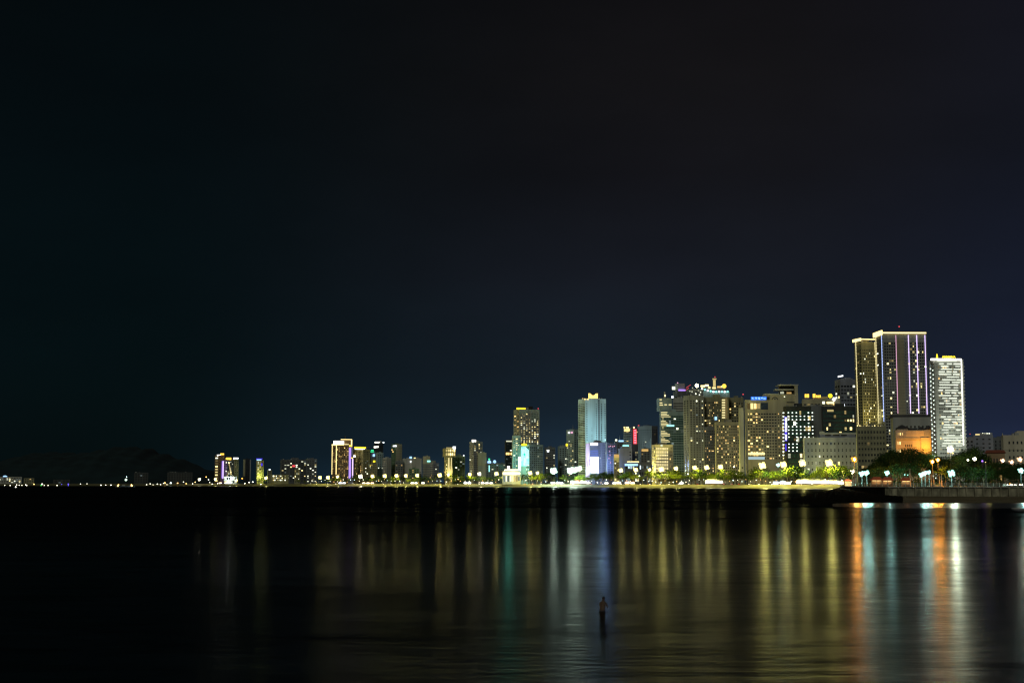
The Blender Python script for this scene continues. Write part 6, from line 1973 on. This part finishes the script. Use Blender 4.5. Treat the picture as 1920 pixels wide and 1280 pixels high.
def boat(px, Y, ln, label, rz, mast=None, mat=None, cabin=True):
    root = empty('fishing_boat', (gx(px, Y), Y, 0.0), rz)
    tag(root, label, 'boat')
    mb = MB()
    st = [(-0.5, 0.16, 0.05), (-0.25, 0.2, 0.0), (0.1, 0.2, 0.0), (0.35, 0.13, 0.03), (0.5, 0.015, 0.12)]
    for s, b, dz in st:
        mb.v += [(s * ln, -b * ln * 0.55, -0.25), (s * ln, -b * ln, ln * (0.09 + dz)), (s * ln, b * ln, ln * (0.09 + dz)), (s * ln, b * ln * 0.55, -0.25)]
    for i in range(4):
        for j in range(3):
            mb.f.append((i * 4 + j, (i + 1) * 4 + j, (i + 1) * 4 + j + 1, i * 4 + j + 1)); mb.m.append(0); mb.s.append(False)
    mb.f.append((0, 1, 2, 3)); mb.m.append(0); mb.s.append(False)
    mb.build('hull', M['wall_blue'], root)
    MB().box(-0.45 * ln, 0.3 * ln, -0.15 * ln, 0.15 * ln, ln * 0.07, ln * 0.085).build('deck', M['wood'], root)
    if cabin:
        MB().box(-0.4 * ln, -0.1 * ln, -0.1 * ln, 0.1 * ln, ln * 0.085, ln * 0.24).build('cabin', M['wall_pale'], root)
    if mast:
        MB().tube([(0, 0, ln * 0.08), (0, 0, mast)], [0.14, 0.07], 6).build('mast', M['metal_pale'], root)
        MB().ball((0, 0, mast), ln * 0.13, ln * 0.12, ln * 0.13, 8, 5).build('mast_lamp', M[mat], root)
    return root


b_ = boat(236, 2700, 17, 'fishing boat with a bright green-white mast lamp far across the bay', 0.3, at(236, 899, 2700).z, 'globe_green')
MB().ball((1.0, 0, at(236, 893.6, 2700).z), 0.7, 0.7, 0.7, 8, 5).build('top_lamp', M['spot_cool'], b_)
b_ = boat(221, 2500, 9, 'little boat with an orange lamp near the green-lit fishing boat', 0.2, 2.2, 'spot_warm', False)
b_ = boat(247, 2560, 12, 'long low boat with pinkish white lamps behind the orange-lamped one', 0.0, 2.6, 'spot_warm')
b_ = boat(29.5, 2150, 6, 'tiny boat with a white lamp below the blue-domed hotel', 0.4, 1.4, 'spot_white', False)
# dark rounded boat at the right edge
Y = 7.7 / ((958 - HOR) / F)
root = empty('round_boat', (gx(1911, Y), Y, 0.0), 0.2)
tag(root, 'dark rounded boat lying low in the water near the shining sand', 'boat')
mb = MB()
n = 18
prof = [(0.35, -0.25), (1.0, -0.1), (1.45, 0.25), (1.6, 0.75), (1.52, 0.78), (1.3, 0.3)]
for r_, z in prof:
    for j in range(n):
        t = 2 * math.pi * j / n
        mb.v.append((r_ * 1.5 * math.cos(t), r_ * math.sin(t), z + 0.12 * math.cos(t) ** 2))
for i in range(len(prof) - 1):
    for j in range(n):
        mb.f.append((i * n + j, i * n + (j + 1) % n, (i + 1) * n + (j + 1) % n, (i + 1) * n + j)); mb.m.append(0); mb.s.append(True)
mb.build('hull', M['wall_slate'], root)
MB().tube([(1.56 * 1.5 * math.cos(2 * math.pi * j / 24), 1.56 * math.sin(2 * math.pi * j / 24), 0.80 + 0.12 * math.cos(2 * math.pi * j / 24) ** 2) for j in range(25)], 0.07, 6).build('rim', M['wall_pale'], root)
MB().box(-0.25, 0.25, -1.35, 1.35, 0.42, 0.48).build('bench', M['wood'], root)

name_repeats()
